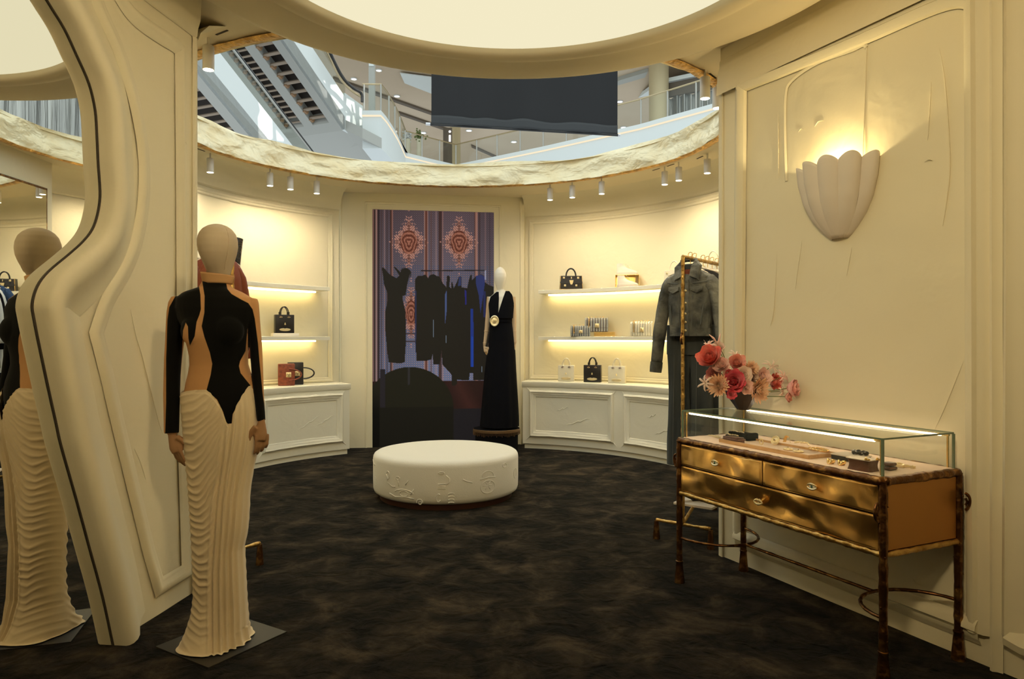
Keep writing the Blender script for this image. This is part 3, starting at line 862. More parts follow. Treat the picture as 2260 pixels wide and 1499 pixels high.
# bodysuit
mb = MB(); torso(mb, 0.0); arm(mb, ARL); arm(mb, ARR)
for sx in (-1, 1): mb.ell((mx(478) + sx * 0.064, -0.056, mz(730)), (0.070, 0.055, 0.074))
me = remeshed(mb, 0.0045, 4)
nv = len(me.vertices); co = np.empty(nv * 3); me.vertices.foreach_get('co', co); co = co.reshape(-1, 3)
nr = np.empty(nv * 3); me.vertex_normals.foreach_get('vector', nr); nr = nr.reshape(-1, 3)
PP = np.c_[co[:, 0] * (F / (MY + co[:, 1])) + (MX / (MY + co[:, 1])) * F + CX, CY - (co[:, 2] - H) * F / (MY + co[:, 1])]
MAIN = [(446, 620), (470, 622), (498.5, 620.8), (502, 638), (510.7, 648.6), (532, 661), (548, 669), (557.5, 682.7), (562.5, 704), (569.4, 757), (573, 800), (580, 870), (584.5, 900), (590, 935), (566, 935), (560, 870), (550, 800), (547, 760), (546.5, 723),
        (542, 775), (530, 797), (527.4, 808), (531, 823.5), (553, 851), (531, 882.5), (513.5, 914), (511, 936), (498.6, 936), (492.7, 910), (479, 882), (455.6, 862), (465, 827), (468.4, 803), (463, 778), (451, 744), (445, 720), (451, 690), (451.5, 653.5)]
LEFT = [(438.5, 629), (442.4, 650.7), (443.5, 682.7), (440, 695.5), (434, 710.5), (429.6, 742.5), (419, 764), (415.8, 746.7), (414.7, 721), (410, 712), (404, 730), (402, 770), (400, 860), (404, 970), (364, 970), (366.5, 890), (366.5, 792), (369.5, 705.5), (373.5, 678), (387, 653.5), (409.5, 643)]
sd = np.maximum(sdist(PP, MAIN), sdist(PP, LEFT))
back = np.where(nr[:, 1] > 0.15, -(nr[:, 1] - 0.15) * 60, 0)
sleeve = (PP[:, 0] < 403) | ((PP[:, 0] > 546) & (PP[:, 1] > 700))
sd = sd + np.where(sleeve, 0.3 * back, back)
at = me.attributes.new('mask', 'FLOAT', 'POINT'); at.data.foreach_set('value', sd.astype(np.float32))
bs = bpy.data.materials.new('bodysuit_two_tone'); bs.use_nodes = True
nt = bs.node_tree; b = nt.nodes['Principled BSDF']; b.inputs['Roughness'].default_value = 0.85; b.inputs['Specular IOR Level'].default_value = 0.1; b.inputs['Sheen Weight'].default_value = 0.05
an = _n(nt, 'ShaderNodeAttribute', attribute_name='mask'); g = _n(nt, 'ShaderNodeMapRange'); g.inputs['From Min'].default_value = -0.5; g.inputs['From Max'].default_value = 0.5
nt.links.new(an.outputs['Fac'], g.inputs['Value'])
mxn = _n(nt, 'ShaderNodeMix', data_type='RGBA'); nt.links.new(g.outputs[0], mxn.inputs['Factor'])
mxn.inputs['A'].default_value = (0.56, 0.30, 0.125, 1); mxn.inputs['B'].default_value = (0.004, 0.0038, 0.003, 1); nt.links.new(mxn.outputs['Result'], b.inputs['Base Color'])
me.materials.append(bs)
o = bpy.data.objects.new('bodysuit', me); COL.objects.link(o); o.parent = root
# raised collar
m = MB()
m.grid(lambda u, v: (mx(474.5) + (0.0585 + 0.009 * v) * math.cos(2 * PI * u), 0.012 + (0.056 + 0.006 * v) * math.sin(2 * PI * u), lerp(mz(626), mz(604 + 4 * math.cos(2 * PI * u)), v)), 40, 6, closeu=True)
cm = mat('nude_collar', (0.56, 0.33, 0.15), 0.85, spec=0.1)
o = m.build('collar', cm, root); sf = o.modifiers.new('s', 'SOLIDIFY'); sf.thickness = 0.003

# draped skirt -------------------------------------------------------------------
SKL = [(850, 399), (868, 397), (880, 399), (930, 402.5), (975, 406), (1000, 408), (1050, 413), (1130, 419), (1250, 426), (1310, 427), (1350, 423), (1380, 414), (1400, 408), (1415, 406), (1440, 408)]
SKR = [(850, 559), (868, 562), (900, 568), (940, 569), (990, 565), (1040, 553), (1090, 545.5), (1130, 544), (1170, 541), (1210, 533), (1300, 537), (1380, 541), (1415, 543), (1440, 540)]
def top_py(px):
    return interp(px, [(396, 868), (410, 864), (430, 861.5), (455, 861), (466, 868), (479, 884), (489, 905), (497, 932), (500, 936), (510, 936), (513, 915), (522, 897), (532, 883), (545, 866), (557, 853), (570, 850)])
m = MB(); NU, NV = 420, 300
def skirt(u, v):
    a = 2 * PI * u - PI / 2                       # a=-90 deg is the front
    ca, sa = math.cos(a), math.sin(a)
    front = max(0.0, -sa)
    zt_ref = 1.0
    # horizontal position in the front projection
    l, r = interp(900, SKL), interp(900, SKR)
    xq = math.copysign(abs(ca) ** (2 / 2.2), ca); yq = .122 * math.copysign(abs(sa) ** (2 / 2.2), sa)
    pxr = CX + (MX + mx((l + r) / 2 + (r - l) / 2 * xq)) * F / (MY + yq)
    pt = CY + (top_py(pxr) - CY) * (MY + yq) / MY if sa < 0.05 else lerp(852, 862, (1 - ca) / 2)
    if -0.05 < -sa < 0.25 and sa < 0.05: pt = lerp(lerp(852, 862, (1 - ca) / 2), pt, min(1, (0.05 - sa) / 0.25))
    pb = 1421 + 14 * front * (0.4 + 0.6 * math.exp(-((ca - 0.35) / 0.5) ** 2)) + 3 * math.sin(5 * a)
    py = pt + (pb - pt) * v
    l, r = interp(py, SKL), interp(py, SKR)
    cxp = (l + r) / 2; w = (r - l) / 2
    dep = interp(py, [(850, .112), (900, .124), (960, .120), (1050, .105), (1200, .10), (1330, .105), (1380, .13), (1420, .17)])
    pw = 2.2
    x = cxp + w * math.copysign(abs(ca) ** (2 / pw), ca)
    y = dep * math.copysign(abs(sa) ** (2 / pw), sa)
    px = CX + (MX + mx(x)) * F / (MY + y)
    # fold phases
    xc = interp(py, [(930, 500), (1000, 492), (1100, 478), (1250, 468), (1440, 470)])
    if sa < 0.1:
        tpx = px
    # left swags (hang in a U between the hip and the central pleats)
    U0 = interp(py, [(870, 392), (960, 405), (1050, 422), (1200, 436), (1350, 440)])
    dxx = max(0.0, px - U0); Rr = interp(py, [(870, 150), (950, 90), (1050, 56), (1200, 48), (1400, 50)]); dl = Rr * .8
    q = py + (dxx * dxx / Rr if dxx < dl else dl * dl / Rr + (dxx - dl) * 1.6) + max(0.0, U0 - px) * 0.55
    per = 15 + 3 * noise.noise(Vector((py * 0.02, 3, 0)))
    q += 9 * noise.noise(Vector((px * 0.02, py * 0.014, 1))) + 4 * noise.noise(Vector((px * 0.06, py * 0.03, 4)))
    fl = 2 * (0.5 + 0.5 * math.sin(q / 17.0 * 2 * PI)) ** 2.4 - .8
    amp_l = interp(py, [(862, .002), (900, .0028), (1000, .0034), (1100, .0040), (1250, .0042), (1330, .003), (1380, .0015), (1420, .001)])
    # central and right pleats: run down the front
    t = (px - xc) / max(10, (r - xc))
    fr_ = math.sin(t * 2 * PI * 5.0 + 0.6 + 1.2 * noise.noise(Vector((t * 3, py * 0.004, 7))) + (py - 930) * 0.001)
    fr_ = (2 * (0.5 + 0.5 * fr_) ** 1.5 - 1) * (0.8 + 0.5 * noise.noise(Vector((t * 4, 2, 5))))
    amp_r = interp(py, [(862, .003), (930, .007), (1050, .009), (1300, .009), (1420, .010)])
    wl = 1 / (1 + math.exp((px - xc + 6) / 5))
    # back swags
    qb = py + (px - 480) ** 2 / 60 * -1 
    fb = 2 * (0.5 + 0.5 * math.sin((py - (abs(px - 478)) ** 2 / -70) / 27 * 2 * PI)) ** 1.5 - 1
    fl *= .55 + 1.1 * abs(noise.noise(Vector((px * .022, py * .02, 9))))
    d = wl * fl * amp_l + (1 - wl) * fr_ * amp_r
    # deep groove between swags and pleats
    d -= 0.006 * math.exp(-((px - xc + 4) / 5) ** 2) * min(1, max(0, (py - 950) / 60)) * (1 if sa < 0 else 0)
    if sa > 0: d = lerp(d, fb * 0.0050 * sa * min(1, max(0.2, (py - 880) / 200)), min(1, sa * 3))
    # hem puddle
    hem0 = v - 0.93
    hem = max(0.0, (v - 0.93) / 0.07)
    d += hem * hem * (0.012 + 0.022 * noise.noise(Vector((ca * 2.2, sa * 2.2, 3))))
    nx_, ny_ = ca, sa
    if hem0 <= 0: d *= 1 - .80 * abs(ca) ** 5
    z = mz(py)
    if hem > 0: z = max(0.012, z)
    if v < 0.012: d -= 0.004
    return (mx(x) + nx_ * d, 0.006 + y + ny_ * d, max(z, 0.008 + 0.004 * math.sin(7 * a)))
m.grid(skirt, NU, NV, closeu=True)
m.build('skirt', 'crepe', root, angle=180)
# base plate
m = MB(); c = [FL(633, 1397), FL(460, 1477), FL(343, 1430)]; c.append(c[0] + c[2] - c[1])
c = [p - Vector((MX, MY, 0)) for p in c]
m.solid(c, (0, 0, 0.006)); m.build('base_plate', 'black_metal', root, smooth=False)

# far mannequin -------------------------------------------------------------------
FP = onarc(1100, 2.02); FP = Vector(((1096 - CX) / F * 8.10, 8.10, 0.0))
K2 = F / FP.y
def fx(px): return (px - 1103) / K2
def fz(py): return H - (py - CY) / K2
PZ = fz(944)
root = thing('mannequin', 'far mannequin in long black halter gown with gold belt medallion', 'mannequin', (FP.x + (1103 - 1096) / K2, FP.y, PZ))
O = PZ
mb = MB()
tab = [(640, 1098, 1113, .045), (648, 1090, 1124, .06), (656, 1081, 1134, .085), (672, 1079, 1134, .10), (690, 1081, 1131, .105), (712, 1084, 1128, .085), (740, 1080, 1132, .10), (770, 1076, 1134, .11), (800, 1076, 1135, .10)]
loft(mb, [((fx(a) + fx(b)) / 2, 0, fz(p) - O, (fx(b) - fx(a)) / 2, d, 2.1) for p, a, b, d in tab][::-1], 28)
Hs = [(589, .002), (591, .025), (596, .050), (604, .068), (613, .0715), (621, .066), (630, .054), (637, .042), (641, .036)]
loft(mb, [(fx(1104), -0.005, fz(p) - O, r, r * 1.18) for p, r in Hs][::-1], 28)
mb.tube([(fx(1105), 0.01, fz(650) - O), (fx(1105), 0.0, fz(628) - O)], 0.038, 14)
for sx in (-1, 1): mb.tube([(sx * .06, 0, .85), (sx * .055, 0, .5), (sx * .05, .01, .28), (sx * .045, 0, .05)], [.08, .055, .045, .03], 12); mb.ell((sx * .045, -.04, .028), (.035, .09, .025))
armA = [(660, 1078, 1080), (700, 1074, 1076), (735, 1071, 1073), (765, 1068.5, 1070)]
mb.tube([(fx(1080), 0, fz(655) - O), (fx(1077), 0.01, fz(700) - O), (fx(1074), 0, fz(728) - O), (fx(1069.5), -.02, fz(762) - O)], [.028, .030, .025, .017], 14)
mb.tube([(fx(1132), 0, fz(655) - O), (fx(1134), 0.01, fz(700) - O), (fx(1134.5), 0, fz(728) - O), (fx(1136.5), -.02, fz(758) - O)], [.032, .030, .025, .018], 14)
hand(mb, (fx(1069), -.022, fz(764) - O), -1, 0.85, 0.3, 0.6)
hand(mb, (fx(1136.5), -.022, fz(760) - O), 1, 0.85, 0.4, -0.6)
me = remeshed(mb, 0.0065, 2)
bm2 = body_mat.copy(); bm2.name = 'mannequin_white_wood'
nt = bm2.node_tree
for n_ in nt.nodes:
    if n_.type == 'MIX': n_.inputs['A'].default_value = (0.62, 0.45, 0.28, 1); n_.inputs['B'].default_value = (0.85, 0.79, 0.66, 1); mixn = n_
    if n_.type == 'BSDF_PRINCIPLED': n_.inputs['Roughness'].default_value = .6
# wooden arms: |x| large
tcn = [n_ for n_ in nt.nodes if n_.type == 'TEX_COORD'][0]
sp = _n(nt, 'ShaderNodeSeparateXYZ'); nt.links.new(tcn.outputs['Object'], sp.inputs[0])
ab = _n(nt, 'ShaderNodeMath', operation='ABSOLUTE'); nt.links.new(sp.outputs['X'], ab.inputs[0])
l2 = _n(nt, 'ShaderNodeMath', operation='LESS_THAN'); l2.inputs[1].default_value = 0.125; nt.links.new(ab.outputs[0], l2.inputs[0])
nt.links.new(l2.outputs[0], mixn.inputs['Factor'])
me.materials.append(bm2)
o = bpy.data.objects.new('body', me); COL.objects.link(o); o.parent = root
# elbow and wrist joints
for (px, py, r) in ((1073.5, 731, .0265), (1069.8, 757, .019), (1134.8, 731, .027), (1136.4, 754, .020)):
    m = MB(); m.lathe([(r, -.004), (r + .002, 0), (r, .004)], 16, (fx(px), -.004 if py < 740 else -.018, fz(py) - O)); m.build('joint_ring', 'armtan', root)
# gown: skirt plus halter bodice with a deep V
m = MB()
G = [(700, 1082, 1131, .108), (712, 1081, 1130, .10), (730, 1081, 1133, .112), (770, 1076, 1137, .13), (820, 1070, 1139, .16), (880, 1065, 1142, .19), (920, 1062, 1144, .205), (941, 1060, 1144, .21)]
def gown(u, v):
    a = 2 * PI * u; py = lerp(700, 941, v)
    for g0, g1 in zip(G, G[1:]):
        if g0[0] <= py <= g1[0] + 1e-6: f = (py - g0[0]) / (g1[0] - g0[0]); break
    l, r, d = (lerp(g0[i], g1[i], f) for i in (1, 2, 3))
    fold = 1 + 0.035 * v * math.sin(9 * a + 2 * math.sin(a)) + 0.02 * v * math.sin(17 * a)
    return ((fx(l) + fx(r)) / 2 + (fx(r) - fx(l)) / 2 * math.cos(a) * fold, d * math.sin(a) * fold, fz(py) - O)
m.grid(gown, 90, 40, closeu=True)
for sx, o1, i1, o0, i0 in ((-1, 1079.5, 1098, 1094, 1099), (1, 1134.5, 1104, 1120, 1112)):
    def bod(u, v):
        py = lerp(703, 643 if sx > 0 else 645, v)
        if sx < 0: a_, b_ = interp(py, [(645, 1096), (656, 1083), (672, 1078.5), (703, 1081)]), interp(py, [(645, 1101), (660, 1101.5), (695, 1100), (703, 1101)])
        else: a_, b_ = interp(py, [(643, 1116), (660, 1110), (695, 1099), (703, 1100)]), interp(py, [(643, 1124), (652, 1131), (672, 1134.5), (703, 1132)])
        x = lerp(fx(a_), fx(b_), u); w = interp(py, [(643, .048), (660, .085), (690, .104), (703, .110)])
        e = min(1, abs(x) / .165); return (x, -w * math.sqrt(max(0.02, 1 - e ** 2.4)) * 1.04 - .006, fz(py) - O)
    m.grid(bod, 12, 16)
    m.grid(lambda u, v: (lambda p: (p[0], -p[1] * 1.0, p[2]))(bod(u, v)), 12, 16)
m.build('gown', 'velvet', root, recalc=False, angle=180)
m = MB()
M0 = Matrix.Translation((fx(1092), -0.112, fz(709) - O)) @ Matrix.Rotation(PI / 2, 4, 'X')
m.lathe([(0.0001, .012), (.012, .014), (.02, .009), (.035, .009), (.044, .013), (.050, .010), (.050, .0), (.0001, 0)], 36, M=M0 @ Matrix.Diagonal((1, 1.25, 1, 1)))
m.ell((fx(1092), -.124, fz(708) - O), (.008, .008, .016), 10, 8)
m.build('belt_medallion', 'palegold', root)
m = MB(); m.lathe([(.150, -.012), (.152, 0), (.150, .012)], 40, (0, 0, 0), M=Matrix.Translation((fx(1106), 0, fz(709) - O)) @ Matrix.Diagonal((.83, .74, 1, 1)))
m.build('belt', 'velvet', root)
# drum plinth
root = thing('plinth', 'round black display plinth with fringed top edge under the far mannequin', 'plinth', (FP.x, FP.y, 0))
m = MB(); m.lathe([(.245, 0), (.245, PZ - .04), (.262, PZ - .035), (.262, PZ - .004), (.0001, PZ - .004)], 64); m.build('drum', 'velvet', root)
m = MB(); m.lathe([(.266, PZ - .036), (.268, PZ - .034), (.268, PZ - .006), (.266, PZ - .004)], 64)
for k in range(110):
    a = 2 * PI * k / 110; L = .03 + .02 * random.random()
    m.tube([(.268 * math.cos(a), .268 * math.sin(a), PZ - .02), (.268 * math.cos(a), .268 * math.sin(a), PZ - .03 - L)], .0022, 4)
m.build('fringe', 'fringe', root)

# ottoman -----------------------------------------------------------------------
oc = Vector((-0.557, 6.02, 0)); oc.x = (985 - CX) / F * 6.02
root = thing('ottoman', 'round cream upholstered ottoman with embossed side on the dark carpet', 'ottoman', oc)
R_ = 0.612; hz = 0.385
m = MB()
prof = [(0.001, hz), (R_ * .5, hz + .001), (R_ - .06, hz), (R_ - .03, hz - .006), (R_ - .012, hz - .018), (R_ - .003, hz - .034), (R_, hz - .055), (R_, .16), (R_ - .002, .09), (R_ - .01, .065), (R_ - .03, .05), (R_ - .06, .048)]
CUSH = prof
m = MB(); m.lathe([(R_ - .055, 0), (R_ - .055, .05), (.01, .05)], 96); m.build('plinth_base', 'wood_dark', root)
# embossed motifs on the side
m = MB(); m.lathe(CUSH, 120)
def on(q, z, r=.0): # q: px column on the front, z height
    a = math.asin(max(-.97, min(.97, (q - 985) / 158.5))); return Vector((math.sin(a) * (R_ + r), -math.cos(a) * (R_ + r), z))
def stroke(pts, r=.0045, closed=False):
    m.tube([on(a, b) for a, b in pts], r, 6, closed=closed)
def ringm(cx, cz, rx, rz, r=.004, n=20, a0=0, a1=2 * PI, closed=True):
    stroke([(cx + rx * math.cos(a0 + (a1 - a0) * i / n), cz + rz * math.sin(a0 + (a1 - a0) * i / n)) for i in range(n + (0 if closed else 1))], r, closed)
zz = lambda cy: .34 - (cy - 540) / 540 * .30     # crop row -> height
xx = lambda cx_: 800 + cx_ / 5.947
ringm(xx(1670), zz(690), 11, .035, a0=-.2, a1=PI + .2, closed=False)
ringm(xx(1670), zz(850), 14, .050); 
for k in range(6):
    a = k * PI / 3; stroke([(xx(1670), zz(830)), (xx(1670) + 10 * math.cos(a), zz(830) + .036 * math.sin(a))], .0035)
stroke([(xx(1580), zz(740)), (xx(1680), zz(715)), (xx(1760), zz(725))])
ringm(xx(670), zz(925), 9, .022); ringm(xx(670), zz(925), 20, .032, a0=.2, a1=PI - .2, closed=False); stroke([(xx(480), zz(950)), (xx(560), zz(985)), (xx(700), zz(970)), (xx(800), zz(985))])
ringm(xx(870), zz(1025), 6, .022, a0=-.3, a1=PI + .3, closed=False); ringm(xx(875), zz(1035), 3, .01)
for k in range(4): ringm(xx(1245), zz(905 + k * 42), 5.5, .006, a0=0, a1=PI, closed=False)
for k in range(3): stroke([(xx(1090), zz(770 + k * 28)), (xx(1180), zz(768 + k * 28))])
stroke([(xx(1185), zz(650)), (xx(1225), zz(690)), (xx(1225), zz(740)), (xx(1190), zz(775))])
ringm(xx(1130), zz(615), 6, .008); ringm(xx(1870), zz(590), 4, .016); stroke([(xx(1380), zz(710)), (xx(1430), zz(745)), (xx(1490), zz(765))])
stroke([(xx(430), zz(690)), (xx(455), zz(740)), (xx(440), zz(800)), (xx(520), zz(850)), (xx(560), zz(840))]); ringm(xx(595), zz(720), 4, .012); stroke([(xx(595), zz(735)), (xx(605), zz(830))])
ringm(xx(455), zz(700), 4, .03); stroke([(xx(690), zz(800)), (xx(730), zz(735))]); stroke([(xx(800), zz(850)), (xx(760), zz(930))])
for k in range(5): stroke([(xx(242), zz(790 + 25 * k)), (xx(268), zz(800 + 25 * k))], .003)
stroke([(xx(175), zz(570)), (xx(210), zz(610)), (xx(245), zz(620))]); ringm(xx(1095), zz(960), 4, .03, a0=.8, a1=2 * PI - .5, closed=False); ringm(xx(2000), zz(760), 3, .04)
m.build('cushion', 'boucle', root, angle=180)
# ================================================================== display table
TX = Vector((0.4243, -0.9055, 0)).normalized(); TY = Vector((-TX.y, TX.x, 0))
FRc = Vector((1.437, 2.7355, 0)); TL, TD = 1.235, 0.455
TO = FRc - TX * TL
TRZ = math.atan2(TX.y, TX.x)
root = thing('display_table', 'hammered gold display table with drawers and a lit glass case on top', 'display table', TO, TRZ)
TAB = root
ZT, ZR, ZG = 0.775, 0.49, 0.934      # top rail, bottom rail, glass top
def bar(name, pts, r, m_='darkbrass', amp=.22, parent=root, seed=0, n=10):
    p, rr = bumpy(pts, r, amp, .018, seed); mb_ = MB(); mb_.tube(p, rr, n); return mb_.build(name, m_, parent, angle=180)
for i, (x, y) in enumerate(((0, 0), (TL, 0), (TL, TD), (0, TD))):
    mb_ = MB()
    p, rr = bumpy([(x, y, .115), (x, y, ZT)], .0165, .22, .02, i); mb_.tube(p, rr, 12)
    mb_.lathe([(.0165, .120), (.0205, .118), (.0205, .112), (.018, .108), (.020, .085), (.025, .03), (.028, .0), (.001, .0)], 14, (x, y, 0))
    for k in range(9):
        a = k * 2.4; z = .16 + k * .065
        mb_.ell((x + .0165 * math.cos(a), y + .0165 * math.sin(a), z), (.0035, .0035, .0035), 6, 4)
    mb_.build('leg', 'darkbrass', root, angle=60)
for (a, b) in (((0, 0), (TL, 0)), ((TL, 0), (TL, TD)), ((TL, TD), (0, TD)), ((0, TD), (0, 0))):
    bar('top_rail', [(a[0], a[1], ZT), (b[0], b[1], ZT)], .0175, amp=.35)
    bar('bottom_rail', [(a[0], a[1], ZR), (b[0], b[1], ZR)], .0125, 'rackgold', .35)
# carcass panels
m = MB(); m.box((TL / 2, TD - .012, (ZT + ZR) / 2), (TL - .03, .012, ZT - ZR)); m.box((TL / 2, TD / 2, ZR + .006), (TL - .03, TD - .03, .01)); m.box((.008, TD / 2, (ZT + ZR) / 2), (.012, TD - .03, ZT - ZR))
m.build('carcass', 'copper', root)
m = MB(); m.box((TL - .004, TD / 2, (ZT + ZR) / 2), (.014, TD - .036, ZT - ZR - .03)); m.build('side_panel', 'copper', root, bev=.002)
def drawer(x0, x1, z0, z1, kx, kz, kind):
    mb_ = MB()
    def f(u, v):
        x = lerp(x0, x1, u); z = lerp(z0, z1, v); e = min(u * (x1 - x0), (1 - u) * (x1 - x0), v * (z1 - z0), (1 - v) * (z1 - z0))
        return (x, -.006 + (.004 if e < .002 else 0) + .0035 * min(1, e / .03) * noise.noise(Vector((x * 9, z * 11, 3))) * 1.2, z)
    mb_.grid(f, 60, 24)
    mb_.solid([(x0, -.004, z0), (x1, -.004, z0), (x1, -.004, z1), (x0, -.004, z1)], (0, .014, 0))
    d = mb_.build('drawer', 'brass', root, recalc=False, angle=70)
    knob(kind, (kx, -.012, kz), d)
def knob(kind, c, parent):
    mb_ = MB(); mb_.cur = 0
    mb_.tube([(c[0], c[1] + .008, c[2]), (c[0], c[1] - .012, c[2])], .006, 8)
    if kind == 'eye':
        for s_ in (1, -1):
            mb_.tube([(c[0] + .024 * math.cos(t), c[1] - .014 - .004 * math.sin(t), c[2] + s_ * .0115 * math.sin(t)) for t in [PI * i / 10 for i in range(11)]], [.0015 + .0028 * math.sin(PI * i / 10) for i in range(11)], 8)
        mb_.cur = 1; mb_.ell((c[0], c[1] - .012, c[2]), (.020, .005, .0095), 14, 8)
        mb_.cur = 2; mb_.ell((c[0], c[1] - .0165, c[2]), (.006, .003, .006), 10, 6)
        mb_.build('knob', ['palegold', 'eyewhite', 'iris'], parent)
    else:
        up = [(-.028, 0), (-.016, .010), (-.007, .014), (0, .010), (.007, .014), (.016, .010), (.028, 0)]
        mb_.tube([(c[0] + a, c[1] - .014, c[2] + b * .8) for a, b in up], [.002, .005, .006, .005, .006, .005, .002], 8)
        lo = [(-.028, 0), (-.014, -.009), (0, -.012), (.014, -.009), (.028, 0)]
        mb_.tube([(c[0] + a, c[1] - .014, c[2] + b * .8) for a, b in lo], [.002, .006, .0075, .006, .002], 8)
        mb_.build('knob', ['palegold'], parent)
zm = 0.643
xs = 0.611
drawer(.02, xs - .003, zm + .003, ZT - .018, .313, .703, 'eye')
drawer(xs + .003, TL - .02, zm + .003, ZT - .018, .917, .698, 'eye')
drawer(.02, TL - .02, ZR + .014, zm - .003, .606, .567, 'lips')
# ring ornaments at the corner posts
for (x, y, a0) in ((0 - .018, 0, PI), (TL + .0, -.02, -PI / 2), (TL + .02, TD, 0)):
    mb_ = MB()
    cx_, cy_ = x + .010 * math.cos(a0), y + .010 * math.sin(a0)
    mb_.tube([(cx_ + (.018 + .004 * math.cos(t)) * math.cos(a0) * abs(math.sin(t)), cy_ + .018 * math.sin(a0) * abs(math.sin(t)), .66 + .033 * math.cos(t)) for t in [PI * i / 12 for i in range(13)]], .006, 8)
    mb_.tube([(cx_, cy_, .66 + .014), (cx_ + .008 * math.cos(a0), cy_ + .008 * math.sin(a0), .66), (cx_, cy_, .66 - .014)], .005, 8)
    mb_.build('ear_ornament', 'darkbrass', root)
# under-shelf stretchers: two arcs and a long bar
zs = .245
bar('stretcher', [(.001 + .26 * math.sin(t), TD / 2 - (TD / 2) * math.cos(t), zs) for t in [PI * i / 14 for i in range(15)]], .0075, 'darkbrass', .2)
bar('stretcher', [(TL - .22 * math.sin(t), TD / 2 - (TD / 2) * math.cos(t), zs) for t in [PI * i / 14 for i in range(15)]], .0075, 'darkbrass', .2)
bar('stretcher', [(.26, TD / 2, zs), (TL - .22, TD / 2, zs)], .0075, 'darkbrass', .2)
# display bed and case
m = MB(); m.box((TL / 2, TD / 2, ZT + .010), (TL - .01, TD - .01, .012)); m.build('display_bed', 'pad', root)
BZ = ZT + .016
g0 = .012; th = .005
case = MB(); x0, x1, y0, y1 = .012, TL - .012, .012, TD - .012
case.cur = 0
case.box(((x0 + x1) / 2, y0, (BZ + ZG) / 2), (x1 - x0, th, ZG - BZ)); case.box(((x0 + x1) / 2, y1, (BZ + ZG) / 2), (x1 - x0, th, ZG - BZ))
case.box((x0, (y0 + y1) / 2, (BZ + ZG) / 2), (th, y1 - y0 - th * 2, ZG - BZ)); case.box((x1, (y0 + y1) / 2, (BZ + ZG) / 2), (th, y1 - y0 - th * 2, ZG - BZ))
gc = case.build('glass_case', 'glass', root, smooth=False)
m = MB(); m.box(((x0 + x1) / 2, (y0 + y1) / 2, ZG + .003), (x1 - x0 + .004, y1 - y0 + .004, .005)); gl = m.build('glass_lid', 'glass', root, smooth=False)
m = MB(); e = .0035
for a, b in (((x0, y0), (x1, y0)), ((x1, y0), (x1, y1)), ((x1, y1), (x0, y1)), ((x0, y1), (x0, y0))):
    m.box(((a[0] + b[0]) / 2, (a[1] + b[1]) / 2, ZG + .003), (abs(b[0] - a[0]) + e * 2, abs(b[1] - a[1]) + e * 2, .0066) if False else (max(abs(b[0] - a[0]), e), max(abs(b[1] - a[1]), e), .0068))
for x in (x0, x1):
    for y in (y0, y1):
        m.box((x, y, (BZ + ZG) / 2), (.0085, .0085, ZG - BZ))
m.build('glass_edge', 'glassedge', gc)
for y, sy in ((y0 + .013, 1), (y1 - .013, -1)):
    m = MB(); m.box(((x0 + x1) / 2, y, ZG - .006), (x1 - x0 - .02, .010, .008))
    for x in (x0 + .016, x1 - .016): m.box((x, y, (BZ + ZG) / 2 - .003), (.006, .008, ZG - BZ - .01))
    l = m.build('light_bar', 'gold', root)
    m = MB(); m.box(((x0 + x1) / 2, y + sy * .001 - (.0055 if sy > 0 else .0055), ZG - .0075), (x1 - x0 - .09, .003, .006)); m.box(((x0 + x1) / 2, y, ZG - .0115), (x1 - x0 - .09, .008, .003))
    m.build('led_strip', 'led_case', l)

# --- things inside the case ---------------------------------------------------------
TI = Matrix.Translation(TO) @ Matrix.Rotation(TRZ, 4, 'Z')
TIinv = TI.inverted()
def on_t(px, py, z=BZ):
    """point of the table (its own axes) seen at px,py at height z"""
    w = FL(px, py, z); q = TIinv @ Vector((w.x, w.y, z)); return q
def tloc(px, py, z=BZ):
    w = FL(px, py, z); return Vector((w.x, w.y, z))
def place(name, label, cat, px, py, z=BZ, rz=0.0, group=None):
    return thing(name, label, cat, tloc(px, py, z + .0006), TRZ + rz, group)
def chain(mb_, pts, r=.0035, link=.006):
    pts = smooth_path(pts, 4)
    for i, p in enumerate(pts):
        q = pts[(i + 1) % len(pts)] if i < len(pts) - 1 else pts[i - 1]
        d = (q - p); 
        if d.length < 1e-6: continue
        d.normalize(); sd_ = Vector((-d.y, d.x, 0)); up = Vector((0, 0, 1))
        a = sd_ if i % 2 else (sd_ * .5 + up * .6)
        mb_.tube([p + d * link * math.cos(t) + a * link * .6 * math.sin(t) + up * (link * .5 + r) for t in [2 * PI * k / 8 for k in range(8)]], r * .45, 5, closed=True)
# velvet pads at the far end
o = place('jewellery_pad', 'black velvet jewellery stand at the far end of the glass case', 'display pad', 1632, 972)
m = MB(); m.rbox((0, 0.015, .012), (.17, .075, .022), .006); m.rbox((-.01, .03, .032), (.15, .06, .014), .004); m.rbox((.07, .01, .028), (.03, .09, .035), .01)
m.build('pad', 'velvet', o)
ch = place('chain_necklace', 'thin gold chain draped over the black velvet stand', 'necklace', 1628, 955, BZ + .042)
m = MB(); chain(m, [(-.045, .0, 0), (-.02, .008, .0), (0, .0, .0), (.025, .006, 0), (.045, -.002, 0)], .003, .005); m.build('links', 'palegold', ch)
o = place('leather_box', 'stacked brown leather jewellery box before the black velvet stand', 'jewellery box', 1620, 980)
m = MB(); m.rbox((0, 0, .011), (.10, .05, .020), .003); m.rbox((0, 0, .0255), (.108, .056, .009), .003); m.rbox((-.004, 0, .0335), (.10, .05, .006), .002); m.build('box', 'brownleather', o)
ch = place('chain_necklace', 'thin gold chain laid on the brown leather box', 'necklace', 1618, 962, BZ + .037)
m = MB(); chain(m, [(-.04, .004, 0), (-.015, -.006, 0), (.01, .004, 0), (.04, -.004, 0)], .003, .005); m.build('links', 'palegold', ch)
